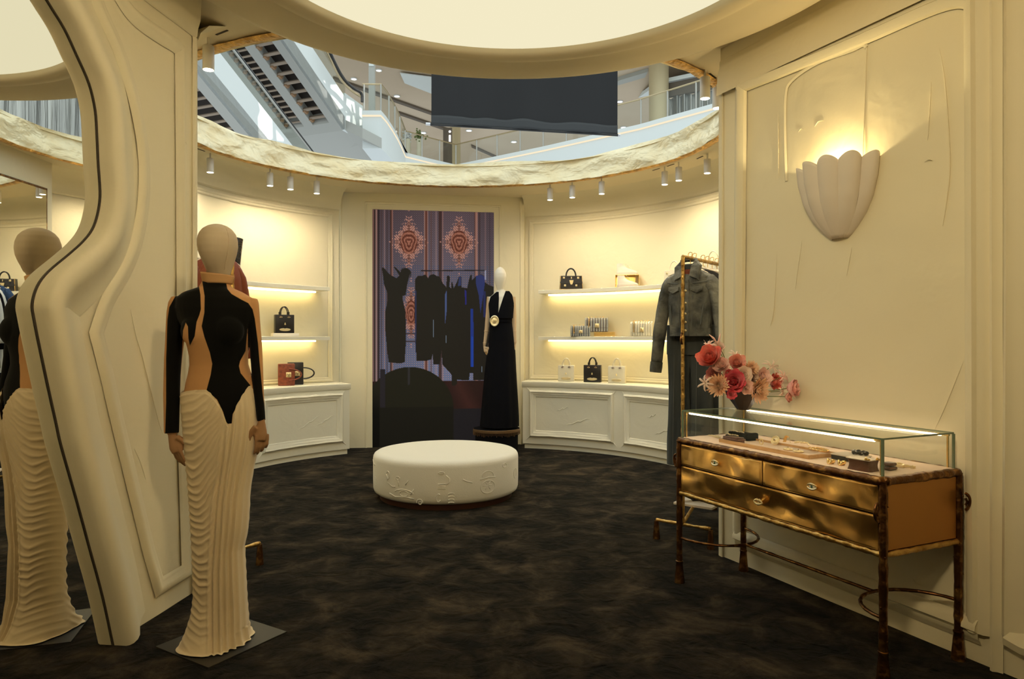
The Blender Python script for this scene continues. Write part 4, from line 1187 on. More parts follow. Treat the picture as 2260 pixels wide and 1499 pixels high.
ch = place('chain_necklace', 'small heap of gold chain on the bed at the far end of the case', 'necklace', 1578, 966)
m = MB(); chain(m, [(-.045, .0, 0), (-.03, .02, 0), (-.01, .0, 0), (.0, .022, .002), (.015, -.01, 0), (.03, .01, .002), (.04, -.014, 0)], .0035, .006); m.build('links', 'palegold', ch)
# wooden tray
c1, c2, c3 = on_t(1630, 973), on_t(1784, 1014), on_t(1848, 1001)
Lt = c2.x - c1.x; cxm = (c1.x + c2.x) / 2; dy = .175; cym = c2.y + dy / 2
wp = TI @ Vector((cxm, cym, BZ + .0006))
o = thing('wooden_tray', 'shallow tan wooden tray lined in cream, gold jewels laid in it', 'tray', wp, TRZ)
m = MB(); m.cur = 0
for a, b, s_ in ((0, -dy / 2, (Lt, .007, .018)), (0, dy / 2, (Lt, .007, .018)), (-Lt / 2, 0, (.007, dy + .007, .018)), (Lt / 2, 0, (.007, dy + .007, .018))): m.box((a, b, .009), s_)
m.build('rim', 'tan_wood', o, bev=.001)
m = MB(); m.box((0, 0, .004), (Lt - .004, dy - .004, .007)); m.build('lining', 'pad', o)
TZ = BZ + .009
def eyebrooch(px, py, r, label, flat=False, z=TZ):
    o = place('eye_brooch', label, 'brooch', px, py, z, PI * 0)
    m = MB(); m.cur = 0
    M_ = Matrix.Identity(4) if flat else Matrix.Translation((0, 0, r)) @ Matrix.Rotation(1.15, 4, 'X')
    for rr_, w in ((r, .0035), (r * .72, .003)):
        m.tube([(rr_ * math.cos(t) * 1.1, rr_ * math.sin(t), .004) for t in [2 * PI * k / 20 for k in range(20)]], w, 8, closed=True, M=M_)
    m.ell((0, 0, .002), (r * .95, r * .9, .004), 16, 6, M=M_)
    m.ell((0, 0, .007), (r * .35, r * .35, .005), 12, 8, M=M_)
    m.build('setting', 'palegold', o)
    m = MB(); m.ell((0, 0, .0115), (r * .17, r * .17, .003), 10, 6, M=M_); m.build('pupil', 'irisb', o)
eyebrooch(1712, 982, .021, 'round gold eye brooch standing at the centre of the wooden tray')
eyebrooch(1739, 993, .018, 'gold eye jewel lying flat, nearer the far end of the tray', True)
eyebrooch(1762, 998, .019, 'gold eye jewel lying flat beside the chain bracelet', True)
o = place('ring', 'small pale gold ring at the far end of the wooden tray', 'ring', 1680, 981, TZ)
m = MB(); m.tube([(.012 * math.cos(t), 0, .012 + .012 * math.sin(t)) for t in [2 * PI * k / 16 for k in range(16)]], .003, 8, closed=True); m.ell((0, 0, .026), (.009, .006, .006), 10, 6); m.build('band', 'palegold', o)
o = place('cuff', 'ribbed gold shell-shaped cuff standing in the wooden tray', 'cuff', 1738, 978, TZ)
m = MB(); m.grid(lambda u, v: ((.024 - .010 * v) * math.cos(PI * u) * (1 + .1 * math.cos(PI * u * 12)), .012 * v - .006, (.036 * (1 - .25 * v)) * math.sin(PI * u) * (1 + .06 * math.cos(PI * u * 12)) + .002), 40, 5); m.build('shell', 'gold', o)
o = place('chain_bracelet', 'chunky gold link bracelet at the near end of the wooden tray', 'bracelet', 1808, 998, TZ)
m = MB(); chain(m, [(-.05, .0, .002), (-.03, .022, .002), (.0, .026, .002), (.035, .014, .002), (.045, -.01, .002), (.02, -.022, .002), (-.02, -.02, .002), (-.045, -.006, .002)], .0055, .009); m.build('links', 'gold', o)
o = place('chain_bracelet', 'heap of fine gold links behind the eye jewels in the tray', 'bracelet', 1770, 983, TZ)
m = MB(); chain(m, [(-.04, .0, .002), (-.02, .012, .006), (0, -.002, .006), (.02, .012, .006), (.04, .0, .002)], .004, .007); m.build('links', 'palegold', o)
# earrings in front of the black box
for k, (px, py, lb) in enumerate(((1833, 1024, 'twisted gold earring lying beside the tray corner'), (1857, 1027, 'twisted gold earring lying against the black box'))):
    o = place('earring', lb, 'earring', px, py); m = MB()
    m.tube([(.013 * math.cos(t) * (1 + .3 * math.sin(3 * t)), .010 * math.sin(t), .010 + .008 * math.cos(2 * t)) for t in [2 * PI * i / 18 for i in range(18)]], .005, 8, closed=True)
    m.tube([(-.018, 0, .004), (-.006, .01, .012), (.008, -.006, .006), (.020, .0, .012)], [.002, .005, .005, .002], 8); m.build('hoop', 'gold', o)
o = place('jewellery_box', 'low dark box with a pale suede lid, black cuff on it', 'jewellery box', 1878, 1016)
m = MB(); m.box((0, .0, .011), (.125, .10, .020)); m.build('base', 'blackleather', o, bev=.002)
m = MB(); m.box((0, 0, .0235), (.129, .104, .005)); m.build('lid', 'offwhite', o, bev=.001)
o = place('cuff', 'black ribbed cuff lying on the low dark box', 'cuff', 1898, 1003, BZ + .027)
m = MB(); m.tube([(.032 * math.cos(t), .022 * math.sin(t), .008 + .002 * math.sin(9 * t)) for t in [2 * PI * i / 40 for i in range(40)]], [.007 + .0015 * math.sin(i) for i in range(40)], 8, closed=True); m.build('band', 'croc', o)
o = place('jewellery_box', 'crinkled brown leather box with a pale lid near the glass corner', 'jewellery box', 1905, 1037, BZ, .06)
m = MB()
def crk(u, v):
    a = 2 * PI * u; c, s_ = math.cos(a), math.sin(a); pw = 8; k_ = (1 - .10 * math.sin(PI * v)) 
    return (.052 * k_ * math.copysign(abs(c) ** (2 / pw), c), .036 * k_ * math.copysign(abs(s_) ** (2 / pw), s_), .044 * v)
m.grid(crk, 60, 12, closeu=True); m.build('body', 'brownleather', o)
m = MB(); m.box((0, 0, .046), (.106, .075, .004)); m.build('lid', 'offwhite', o, bev=.001)
for k, (px, lb) in enumerate(((1914, 'gold signet ring on the crinkled brown box, nearer its middle'), (1939, 'gold ring on the crinkled brown box, by the glass corner'))):
    o = place('ring', lb, 'ring', px, 1017, BZ + .049); m = MB(); m.tube([(.009 * math.cos(t), .009 * math.sin(t), .004) for t in [2 * PI * i / 14 for i in range(14)]], .003, 6, closed=True); m.ell((0, -.007, .008), (.006, .004, .006), 8, 6); m.build('band', 'gold', o)
o = place('leather_pouch', 'small stack of folded brown leather pouches behind the glass corner', 'pouch', 1962, 1037)
m = MB(); m.rbox((0, 0, .008), (.045, .05, .014), .006); m.rbox((0, 0, .024), (.042, .046, .014), .006); m.build('pouch', 'brownleather', o)
o = place('necklace', 'pale gold angular necklace lying at the near end of the case', 'necklace', 1990, 1031)
m = MB()
for a, b in (((-.045, .015), (.0, .02)), ((.0, .02), (.01, -.012)), ((.01, -.012), (-.03, -.016)), ((.012, -.01), (.038, .006)), ((.038, .006), (.055, .0)), ((-.045, .015), (-.03, -.016))):
    m.tube([(a[0], a[1], .006), ((a[0] + b[0]) / 2, (a[1] + b[1]) / 2, .009), (b[0], b[1], .006)], [.003, .0065, .003], 6)
m.box((.048, .003, .007), (.016, .012, .010)); m.box((.004, -.014, .006), (.028, .014, .010)); m.build('links', 'palegold', o)

# --- bowl and flowers -----------------------------------------------------------------
bowlz = ZG + .007
bp = FL(1640, 904, bowlz); bp.z = bowlz
o = thing('flower_bowl', 'dark faceted bowl full of pink flowers on the glass case', 'bowl', bp)
m = MB(); m.lathe([(.036, 0), (.036, .004), (.106, .100), (.102, .104), (.096, .100), (.034, .012), (.001, .012)], 10); m.lathe([(.036, 0), (.001, 0)], 10); m.build('bowl', 'bowl', o, angle=20)
Yb = bp.y
def petal_fn(L, W, cup, tip=.5):
    def f(u, v):
        w = W * math.sin(PI * (v * .86 + .10)) ** .7; x = (u - .5) * 2 * w; y = L * v
        return Vector((x, y, cup * L * v * v + .35 * x * x / max(W, 1e-4)))
    return f
def layered(mb_, r, n_layers, per, cup0, cup1, W, seed, jit=.2, L0=.45):
    rnd = random.Random(seed)
    for l in range(n_layers):
        t = l / max(1, n_layers - 1); el = lerp(cup0, cup1, t); L = r * lerp(1.0, L0, t); n_ = max(4, int(per * lerp(1, .6, t)))
        for k in range(n_):
            a = 2 * PI * (k + .5 * (l % 2)) / n_ + rnd.uniform(-jit, jit)
            M_ = Matrix.Rotation(a, 4, 'Z') @ Matrix.Rotation(el + rnd.uniform(-.1, .1), 4, 'X')
            mb_.grid(petal_fn(L * rnd.uniform(.9, 1.05), W * r * lerp(1, .7, t), .35), 4, 5, M=Matrix.Translation((0, 0, -r * .25)) @ M_)
def spider(mb_, r, n_, seed, curl=2.2):
    rnd = random.Random(seed)
    for k in range(n_):
        a = 2 * PI * k / n_ + rnd.uniform(-.2, .2); L = r * rnd.uniform(.85, 1.15); pts = []; p = Vector((0, 0, 0)); el = rnd.uniform(.7, 1.1)
        for q in range(8):
            pts.append(p.copy()); p = p + Vector((math.cos(a) * math.cos(el), math.sin(a) * math.cos(el), math.sin(el))) * L / 7; el -= curl / 7
        mb_.tube(pts, [.003, .005, .006, .006, .0055, .005, .004, .002], 6, flat=.35)
    for k in range(5):
        a = rnd.uniform(0, 6.28); mb_.tube([(0, 0, 0), (math.cos(a) * r * .4, math.sin(a) * r * .4, r * .8)], .0009, 4)
FLW = [('peony', 'coral', 1568, 792, 28, -.05, 'large coral peony at the upper left of the bouquet'),
       ('peony', 'magenta', 1620, 842, 25, -.08, 'deep magenta peony at the middle of the bouquet above the bowl'),
       ('peony', 'rosey', 1744, 857, 21, .0, 'dusty pink peony at the far right end of the bouquet'),
       ('peony', 'salmon', 1626, 803, 19, .0, 'open salmon peony above the magenta peony'),
       ('peony', 'coral', 1706, 843, 18, .02, 'coral bloom tucked between the roses and right end of bouquet'),
       ('peony', 'salmon', 1737, 876, 12, .0, 'small salmon bloom lowest at the right end of the bouquet'),
       ('peony', 'magenta', 1614, 870, 11, -.10, 'drooping red petals hanging over the bowl rim'),
       ('peony', 'rosey', 1577, 828, 18, .02, 'dusty pink bloom below the large coral peony'),
       ('rose', 'blush', 1593, 807, 17, -.09, 'blush rose just right of the large coral peony'),
       ('rose', 'pale', 1641, 827, 17, -.07, 'pale rose right of the magenta peony'),
       ('rose', 'blush', 1647, 855, 14, -.10, 'blush rose at the rim left of the peach dahlia'),
       ('rose', 'blush', 1684, 832, 17, -.05, 'blush rose above the peach dahlia'),
       ('rose', 'pale', 1585, 768, 13, .0, 'pale open bloom above the large coral peony'),
       ('rose', 'pale', 1662, 833, 13, .02, 'pale rose deep between the two right roses'),
       ('dahlia', 'peach', 1585, 851, 20, -.08, 'cream and orange dahlia at the lower left of the bouquet'),
       ('dahlia', 'peach', 1676, 861, 22, -.09, 'peach dahlia leaning over the right rim of the bowl'),
       ('dahlia', 'peach', 1660, 812, 13, .0, 'small peach dahlia at the top of the bouquet'),
       ('lily', 'pale', 1700, 811, 22, .0, 'cream spidery lily at the upper right of the bouquet'),
       ('lily', 'pale', 1558, 846, 20, -.05, 'pale spidery lily reaching out at the lower left'),
       ('lily', 'blush', 1564, 764, 17, .0, 'blush spidery lily above the coral peony'),
       ('lily', 'pale', 1622, 788, 18, .03, 'cream spidery lily behind the salmon peony'),
       ('lily', 'blush', 1725, 833, 19, .0, 'blush spidery lily above the right-end peony'),
       ('lily', 'pale', 1724, 864, 14, -.08, 'cream spidery lily in front of the right-end peony'),
       ('lily', 'blush', 1600, 818, 14, -.06, 'blush spidery lily between the blush rose and magenta peony'),
       ('bud', 'blush', 1584, 752, 20, .0, 'two slender closed lily buds standing highest over the bouquet')]
for i, (kd, mt_, px, py, r, dy_, lb) in enumerate(FLW):
    _w = WR(px, py).y - .075
    dy_ = min(dy_, _w - Yb)
    p = P(px, py, Yb + dy_); R = r * (Yb + dy_) / F * (1.05 if kd in ('lily', 'bud') else 1.34)
    nm = {'peony': 'peony', 'rose': 'rose', 'dahlia': 'dahlia', 'lily': 'spider_lily', 'bud': 'lily_bud'}[kd]
    o = thing(nm, lb, 'flower', p, 0, 'flowers in the dark bowl')
    rnd = random.Random(i)
    face = Vector(((px - 1640) / 90 + rnd.uniform(-.2, .2), -1.0, (860 - py) / 90 * .8 + rnd.uniform(-.1, .2))).normalized()
    Rm = face.to_track_quat('Z', 'Y').to_matrix().to_4x4()
    mb_ = MB()
    if kd == 'peony': layered(mb_, R, 7, 9, .35, 1.35, .42, i, .3, .65)
    elif kd == 'rose': layered(mb_, R, 6, 7, .25, 1.45, .52, i, .2, .40)
    elif kd == 'dahlia': layered(mb_, R * 1.05, 8, 22, .05, 1.4, .13, i, .05, .35)
    elif kd == 'lily': spider(mb_, R * 1.15, 7, i)
    else:
        Rm = Matrix.Identity(4)
        mb_.tube([(0, 0, -.02), (-.022, 0, .012), (-.048, -.004, .034)], [.003, .006, .0015], 8)
        mb_.tube([(0, 0, -.02), (.010, 0, .018), (.016, .0, .040)], [.003, .0055, .0015], 8)
    mb_.v = [Rm @ v for v in mb_.v]
    mb_.build('petals', mt_, o, recalc=False, weld=False, angle=180)
    ms = MB(); tgt = Vector(((1640 - CX) / F * Yb, Yb, bowlz + .07)) - p
    ms.tube([-face * R * .2, -face * R * .7 + tgt * .3, tgt], .0022, 5); ms.build('stem', 'green', o)

# ================================================================== sconce
ctr = WR(1852, 440); ctr.z = 0
z_top, z_bot = WR(1850, 352).z, WR(1858, 524).z
root = thing('wall_sconce', 'scalloped shell wall sconce in matte plaster, lit from behind', 'wall lamp', (ctr.x - RN.x * .012, ctr.y - RN.y * .012, z_bot), math.atan2(RT.y, RT.x))
HH = z_top - z_bot
def shade(u, v):
    a = PI * u
    L_ = abs(math.sin(5.5 * (a - PI / 2) + PI / 2 * 0 + PI / 4))
    wv = interp(v, [(0, .19), (.06, .31), (.15, .45), (.3, .65), (.5, .83), (.75, .95), (1, 1.0)])
    fl_ = 1 - .16 * (1 - L_) * min(1, .3 + v)
    tp = HH * (1 - .085 * (1 - L_) - .05 * (abs(u - .5) * 2) ** 2)
    return (-math.cos(a) * .242 * wv * fl_, math.sin(a) * .145 * wv * fl_, tp * v)
m = MB(); m.grid(shade, 112, 20)
m.v = [Vector((v.x, -v.y if False else v.y, v.z)) for v in m.v]
sd_ = 1 if (Matrix.Rotation(math.atan2(RT.y, RT.x), 4, 'Z') @ Vector((0, 1, 0))).dot(RN) > 0 else -1
m.v = [Vector((v.x, v.y * sd_, v.z)) for v in m.v]
_b = [shade(i / 40, 0) for i in range(41)]; m.add([(x, y * sd_, 0) for x, y, _ in _b], [tuple(range(41))])
m.add([(x * 1.0, y * sd_ * 1.0, .012) for x, y, _ in _b], [tuple(range(41))])
o = m.build('shade', 'shade', root, angle=180); sf = o.modifiers.new('s', 'SOLIDIFY'); sf.thickness = .008; sf.offset = -1 * sd_
m = MB(); m.box((0, .02 * sd_, HH * .68), (.20, .015, .02)); m.build('lamp', 'led', root)
SCON = root.location.copy(); SCONZ = z_bot + HH * .74

# ================================================================== clothes racks
RX = Vector((.61, .79, 0)).normalized()
def rack(name, base, d, L, label, foot=.187, H_=1.86):
    rz = math.atan2(d.y, d.x); root = thing(name, label, 'clothes rack', base, rz)
    for x in (0, L):
        bar('post', [(x, 0, .125), (x, 0, H_)], .0125, 'rackgold', .35, root, x)
        bar('foot_bar', [(x, -foot, .125), (x, foot, .125)], .0115, 'rackgold', .45, root, 3)
        for y in (-foot, foot):
            mb_ = MB(); mb_.lathe([(.013, .122), (.015, .12), (.015, .112), (.016, .10), (.024, .0), (.001, 0)], 12, (x, y, 0)); mb_.build('foot', 'darkbrass', root)
    bar('top_bar', [(0, 0, H_), (L, 0, H_)], .0125, 'rackgold', .35, root, 7)
    for s_ in (-1, 1):
        mb_ = MB(); mb_.tube([(0, 0, .13), (.16, .0, .205)], .011, 8); mb_.tube([(L, 0, .13), (L - .16, .0, .205)], .011, 8) if s_ > 0 else None
    mb_.build('brace', 'rackgold', root)
    mb_ = MB(); mb_.box((L / 2, 0, .215), (L - .30, .27, .016)); mb_.build('shoe_shelf', 'offwhite', root, bev=.002)
    mb_ = MB(); mb_.tube([(-.016, 0, 1.33 + .035 * math.cos(t)) if False else (-.012 - .016 * math.sin(t), 0, 1.33 + .034 * math.cos(t)) for t in [PI * i / 10 for i in range(11)]], .007, 8); mb_.build('ear_ornament', 'darkbrass', root)
    return root
bR = Vector((1.107, 4.58, 0)); dR = RX
rackR = rack('clothes_rack', bR, dR, 1.0, 'gold clothes rack on the right hung with denim and dark garments')
bL = Vector((-1.585, 4.0, 0)); dL = Vector((-.84, .54, 0)).normalized()
rackL = rack('clothes_rack', bL, dL, 0.8, 'gold clothes rack behind the nearer mannequin hung with a rust jacket')
def rmat(base, d): return Matrix.Translation(base) @ Matrix.Rotation(math.atan2(d.y, d.x), 4, 'Z')
def at_rack(base, d, x, z=0.0, y=0.0): return rmat(base, d) @ Vector((x, y, z))
def hanger(base, d, x, label, group, z=1.872, w=.19):
    o = thing('coat_hanger', label, 'coat hanger', at_rack(base, d, x, z), math.atan2(d.y, d.x), group)
    mb_ = MB(); mb_.tube([(0, .016 * math.sin(t), .012 - .0 + .016 * math.cos(t)) for t in [-1.0 + 3.9 * i / 10 for i in range(11)]][::-1] + [(0, 0, -.03), (0, 0, -.05)], .0025, 6); mb_.build('hook', 'gold', o)
    mb_ = MB(); mb_.tube([(0, -w, -.115), (0, -w * .5, -.085), (0, 0, -.055), (0, w * .5, -.085), (0, w, -.115)], [.006, .010, .012, .010, .006], 8, flat=.6); mb_.build('arms', 'offwhite', o)
    return o
def drape(W, z0, z1, D, seed, top=.06, flare=0.0, folds=7, amp=.10, neck=.06):
    """closed hanging-cloth surface: width along y, thickness along x, shoulders at z0"""
    mb_ = MB()
    def f(u, v):
        a = 2 * PI * u; c, s_ = math.cos(a), math.sin(a)
        sh = min(1, v / .08)
        hw = lerp(neck, W, min(1, (v / .10)) ** .55) * (1 + flare * v)
        dd = D * (0.35 + .65 * min(1, v / .18)) * (1 + flare * v)
        k_ = 1 + amp * min(1, v * 3) * math.sin(folds * a + seed + 3 * noise.noise(Vector((c, s_, v * 2 + seed))))
        return (dd * s_ * k_, hw * math.copysign(abs(c) ** .8, c), lerp(z0, z1, v) - (0 if v > 0 else 0) + .006 * math.sin(5 * a + seed) * (v > .97))
    mb_.grid(f, 64, 44, closeu=True)
    return mb_
def sleeve(mb_, pts, r0, r1, seed=0):
    pts = smooth_path(pts, 6); n_ = len(pts)
    mb_.tube(pts, [(.55 + .45 * min(1, i / 3)) * lerp(r0, r1, i / (n_ - 1)) * (1 + .12 * noise.noise(Vector((i * .35, seed, 0)))) for i in range(n_)], 16, flat=.75)
def garment(name, base, d, x, W, z0, z1, D, mt_, label, cat, seed, sl=None, group=None, flare=.0, hg=True):
    if hg: hanger(base, d, x, 'hanger holding the ' + label.split(' hanging')[0].split(' on the')[0], 'hangers on the racks', w=W * .85)
    o = thing(name, label, cat, at_rack(base, d, x, 0), math.atan2(d.y, d.x), group)
    mb_ = drape(W, z0, z1, D, seed, flare=flare)
    mb_.build('body', mt_, o, angle=180)
    if sl:
        for s_ in (-1, 1):
            mb2 = MB(); sleeve(mb2, [(0, s_ * (W - .045), z0 - .045), (.0, s_ * (W + .005), z0 - .22), (-.01, s_ * (W + .02), z0 - sl)], .047, .038, seed + s_); mb2.build('sleeve', mt_, o, angle=180)
    return o
# denim jacket, facing the room: built with its own parts
JX = .12
Jo = thing('denim_jacket', 'cropped washed denim jacket with gold buttons, frontmost on the right rack', 'jacket', at_rack(bR, dR, JX, 0), math.atan2(dR.y, dR.x))
hanger(bR, dR, JX, 'hanger holding the denim jacket', 'hangers on the racks', w=.12)
zs0 = 1.80; W = .195
m = MB()
JK = .80
def jb(u, v):
    a = 2 * PI * u; c, s_ = math.cos(a), math.sin(a)
    z = lerp(1.785, 1.345, v); hw = interp(v, [(0, .07), (.04, .13), (.10, .19), (.2, .205), (.6, .185), (1, .172)])
    dd = interp(v, [(0, .03), (.12, .06), (.5, .082), (1, .070)])
    w_ = .006 * noise.noise(Vector((c * 4, s_ * 4, z * 9))) + .004 * noise.noise(Vector((c * 9, s_ * 9, z * 22)))
    return (dd * math.copysign(abs(s_) ** .8, s_) + w_, JK * hw * math.copysign(abs(c) ** .85, c) + w_, z)
m.grid(jb, 80, 50, closeu=True); m.build('body', 'denim', Jo, angle=180)
fxj = -0.083      # front face of the jacket (towards the room)
for s_ in (-1, 1):
    m = MB()
    pts = [(0, s_ * .13, 1.735), (-.005, s_ * .175, 1.60), (-.015, s_ * .21, 1.40), (-.025, s_ * .232, 1.17)] if s_ > 0 else [(0, -.13, 1.735), (0, -.18, 1.6), (0, -.21, 1.4), (0, -.225, 1.16)]
    sleeve(m, pts, .066, .048, 4 + s_); sl_ = m.build('sleeve', 'denim', Jo, angle=180)
    e_ = Vector(pts[-1]); d_ = (Vector(pts[-1]) - Vector(pts[-2])).normalized()
    m = MB(); m.tube([e_ - d_ * .0, e_ + d_ * .035, e_ + d_ * .07], [.052, .053, .050], 16, flat=.75); m.build('cuff', 'denim', sl_)
m = MB()
for s_ in (-1, 1):
    m.add([(-.03, s_ * .045, 1.84), (-.05, s_ * .085, 1.80), (-.078, s_ * .075, 1.715), (-.082, s_ * .028, 1.735), (-.055, s_ * .03, 1.80),
           (-.022, s_ * .05, 1.85), (-.040, s_ * .095, 1.80), (-.070, s_ * .082, 1.705)], [(0, 1, 2, 3, 4), (0, 5, 6, 1), (1, 6, 7, 2)])
o = m.build('collar', 'denim', Jo, smooth=False, recalc=False); sf = o.modifiers.new('s', 'SOLIDIFY'); sf.thickness = .008
m = MB(); m.tube([(-.03, -.05, 1.84), (.02, -.03, 1.85), (.03, 0, 1.85), (.02, .03, 1.85), (-.03, .05, 1.84)], .012, 8); m.build('collar_stand', 'denim', Jo)
m = MB(); m.rbox((fxj + .003, -.004, 1.53), (.012, .040, .37), .004); m.build('placket', 'denim', Jo)
m = MB(); m.grid(lambda u, v: (.076 * math.sin(2 * PI * u) , .144 * math.copysign(abs(math.cos(2 * PI * u)) ** .85, math.cos(2 * PI * u)), lerp(1.345, 1.395, v)), 60, 2, closeu=True); m.build('waistband', 'denim', Jo)
for s_ in (-1, 1):
    m = MB(); m.add([(fxj + .010, s_ * .045, 1.665), (fxj + .012, s_ * .118, 1.665), (fxj + .008, s_ * .118, 1.640), (fxj + .0, s_ * .08, 1.622), (fxj + .0, s_ * .045, 1.640)], [(0, 1, 2, 3, 4)])
    o = m.build('pocket_flap', 'denim', Jo, smooth=False); sf = o.modifiers.new('s', 'SOLIDIFY'); sf.thickness = .012
    m = MB(); m.tube([(fxj + .0, s_ * .05, 1.69), (fxj + .006, s_ * .09, 1.692), (fxj + .03, s_ * .142, 1.70)], .003, 5)
    m.tube([(fxj + .006, s_ * .05, 1.62), (fxj + .004, s_ * .045, 1.50), (fxj + .006, s_ * .04, 1.40)], .0025, 5)
    m.tube([(fxj + .02, s_ * .115, 1.55), (fxj + .010, s_ * .10, 1.42)], .004, 5); m.build('seam', 'seam', Jo)
m = MB()
for z in (1.38, 1.435, 1.49, 1.56, 1.64): m.ell((fxj - .006, -.004, z), (.004, .0085, .0085), 12, 8)
for s_ in (-1, 1): m.ell((fxj - .004, s_ * .08, 1.637), (.004, .008, .008), 12, 8)
m.build('buttons', 'palegold', Jo)
m = MB(); m.box((-.045, 0, 1.765), (.01, .05, .035)); m.build('care_label', 'rust', Jo)
m = MB(); m.rbox((-.02, 0, 1.795), (.05, .085, .05), .01); m.build('lining', 'denim2', Jo)
# jeans hanging behind the jacket
def jeans(base, d, x, yo, label, mt_, ztop=1.40, zb=.47, w=.19):
    o = thing('jeans', label, 'jeans', at_rack(base, d, x, 0, yo), math.atan2(d.y, d.x), None)
    for s_ in (-1, 1):
        m = MB()
        def f(u, v):
            a = 2 * PI * u; c, s2 = math.cos(a), math.sin(a); z = lerp(ztop - .18, zb, v)
            hw = interp(v, [(0, w / 2), (.35, w * .42), (1, w * .50)]); q = .012 * noise.noise(Vector((c * 2, s_ + s2 * 2, z * 4)))
            return (.035 * s2 + q, s_ * w * .46 + hw * math.copysign(abs(c) ** .8, c) + q, z)
        m.grid(f, 36, 40, closeu=True); m.build('leg', mt_, o, angle=180)
        m = MB(); m.tube([(-.037, s_ * w * .46 + .02, ztop - .2), (-.040, s_ * w * .46 + .022, 1.0), (-.040, s_ * w * .46 + .03, zb + .01)], .0022, 5); m.build('seam', 'seam', o)
    m = MB(); m.grid(lambda u, v: (.042 * math.sin(2 * PI * u), w * .98 * math.copysign(abs(math.cos(2 * PI * u)) ** .8, math.cos(2 * PI * u)), lerp(ztop - .2, ztop, v)), 36, 6, closeu=True); m.build('hip', mt_, o)
    m = MB(); m.tube([(0, -w * .6, ztop - .005), (0, 0, ztop + .006), (0, w * .6, ztop - .005)], .008, 8); m.build('waistband', mt_, o)
    return o
jeans(bR, dR, .19, .03, 'long washed blue jeans hanging below the denim jacket', 'denim2', 1.42, .47, .175)
hanger(bR, dR, .19, 'hanger holding the long washed jeans', 'hangers on the racks')
GR = [('jeans', .20, 'denim2'), ('coat', .28, 'darkcloth'), ('dress', .37, 'darkcloth'), ('shirt', .46, 'whitecloth'), ('coat', .56, 'velvet'), ('shirt', .66, 'whitecloth'), ('cardigan', .76, 'bluecloth'), ('dress', .86, 'velvet'), ('cardigan', .93, 'bluecloth')]
jeans(bR, dR, .255, -.05, 'second pair of dark jeans tucked behind the long washed pair', 'denim2', 1.50, .52, .165)
garment('coat', bR, dR, .33, .17, 1.80, .75, .035, 'darkcloth', 'black coat hanging behind the two pairs of jeans', 'coat', 3, .55)
garment('dress', bR, dR, .41, .15, 1.80, .60, .033, 'velvet', 'black velvet dress hanging fourth on the right rack', 'dress', 4)
garment('shirt', bR, dR, .49, .17, 1.79, 1.10, .03, 'whitecloth', 'white shirt hanging between black garments on the right rack', 'shirt', 5, .5)
garment('coat', bR, dR, .58, .17, 1.79, .70, .035, 'velvet', 'long black coat hanging past the white shirt on the right rack', 'coat', 6, .55)
garment('shirt', bR, dR, .68, .17, 1.79, 1.05, .03, 'whitecloth', 'pale shirt hanging beside the blue cardigan on the right rack', 'shirt', 7, .5)
garment('trousers', bR, dR, .80, .15, 1.72, .55, .04, 'velvet', 'black trousers hanging beside the blue cardigan', 'trousers', 8)
garment('cardigan', bR, dR, .92, .19, 1.80, 1.05, .04, 'bluecloth', 'blue knitted cardigan, last garment on the right rack', 'cardigan', 9, .6)
# left rack
garment('jacket', bL, dL, .09, .135, 1.79, 1.12, .055, 'rustcloth', 'rust brown jacket frontmost on the rack behind the nearer mannequin', 'jacket', 11, .58)
garment('coat', bL, dL, .22, .13, 1.79, .80, .05, 'rustcloth', 'rust coat hanging behind the rust jacket', 'coat', 12, .55)
garment('coat', bL, dL, .36, .17, 1.79, .8, .04, 'darkcloth', 'black coat hanging deepest on the left rack', 'coat', 13, .55)
# pumps on the rack shelf
for k, (x, y) in enumerate(((.30, .03), (.36, -.05))):
    o = thing('pump', ('black slingback pump with gold buckle on the rack shelf, left one', 'black slingback pump with gold buckle on the rack shelf, right one')[k], 'shoe', at_rack(bR, dR, x - .03, .2235, y + .02), math.atan2(dR.y, dR.x) + 2.4, 'pumps on the rack shelf')
    m = MB(); m.tube([(-.10, 0, .010), (-.06, 0, .012), (0, 0, .020), (.06, 0, .045), (.10, 0, .060)], [.018, .034, .030, .026, .022], 14, flat=.55); m.build('upper', 'blackleather', o)
    m = MB(); m.tube([(.10, 0, .055), (.105, 0, .0)], [.010, .006], 8); m.build('heel', 'blackleather', o)
    m = MB(); m.box((-.04, 0, .035), (.028, .03, .008)); m.build('buckle', 'gold', o)

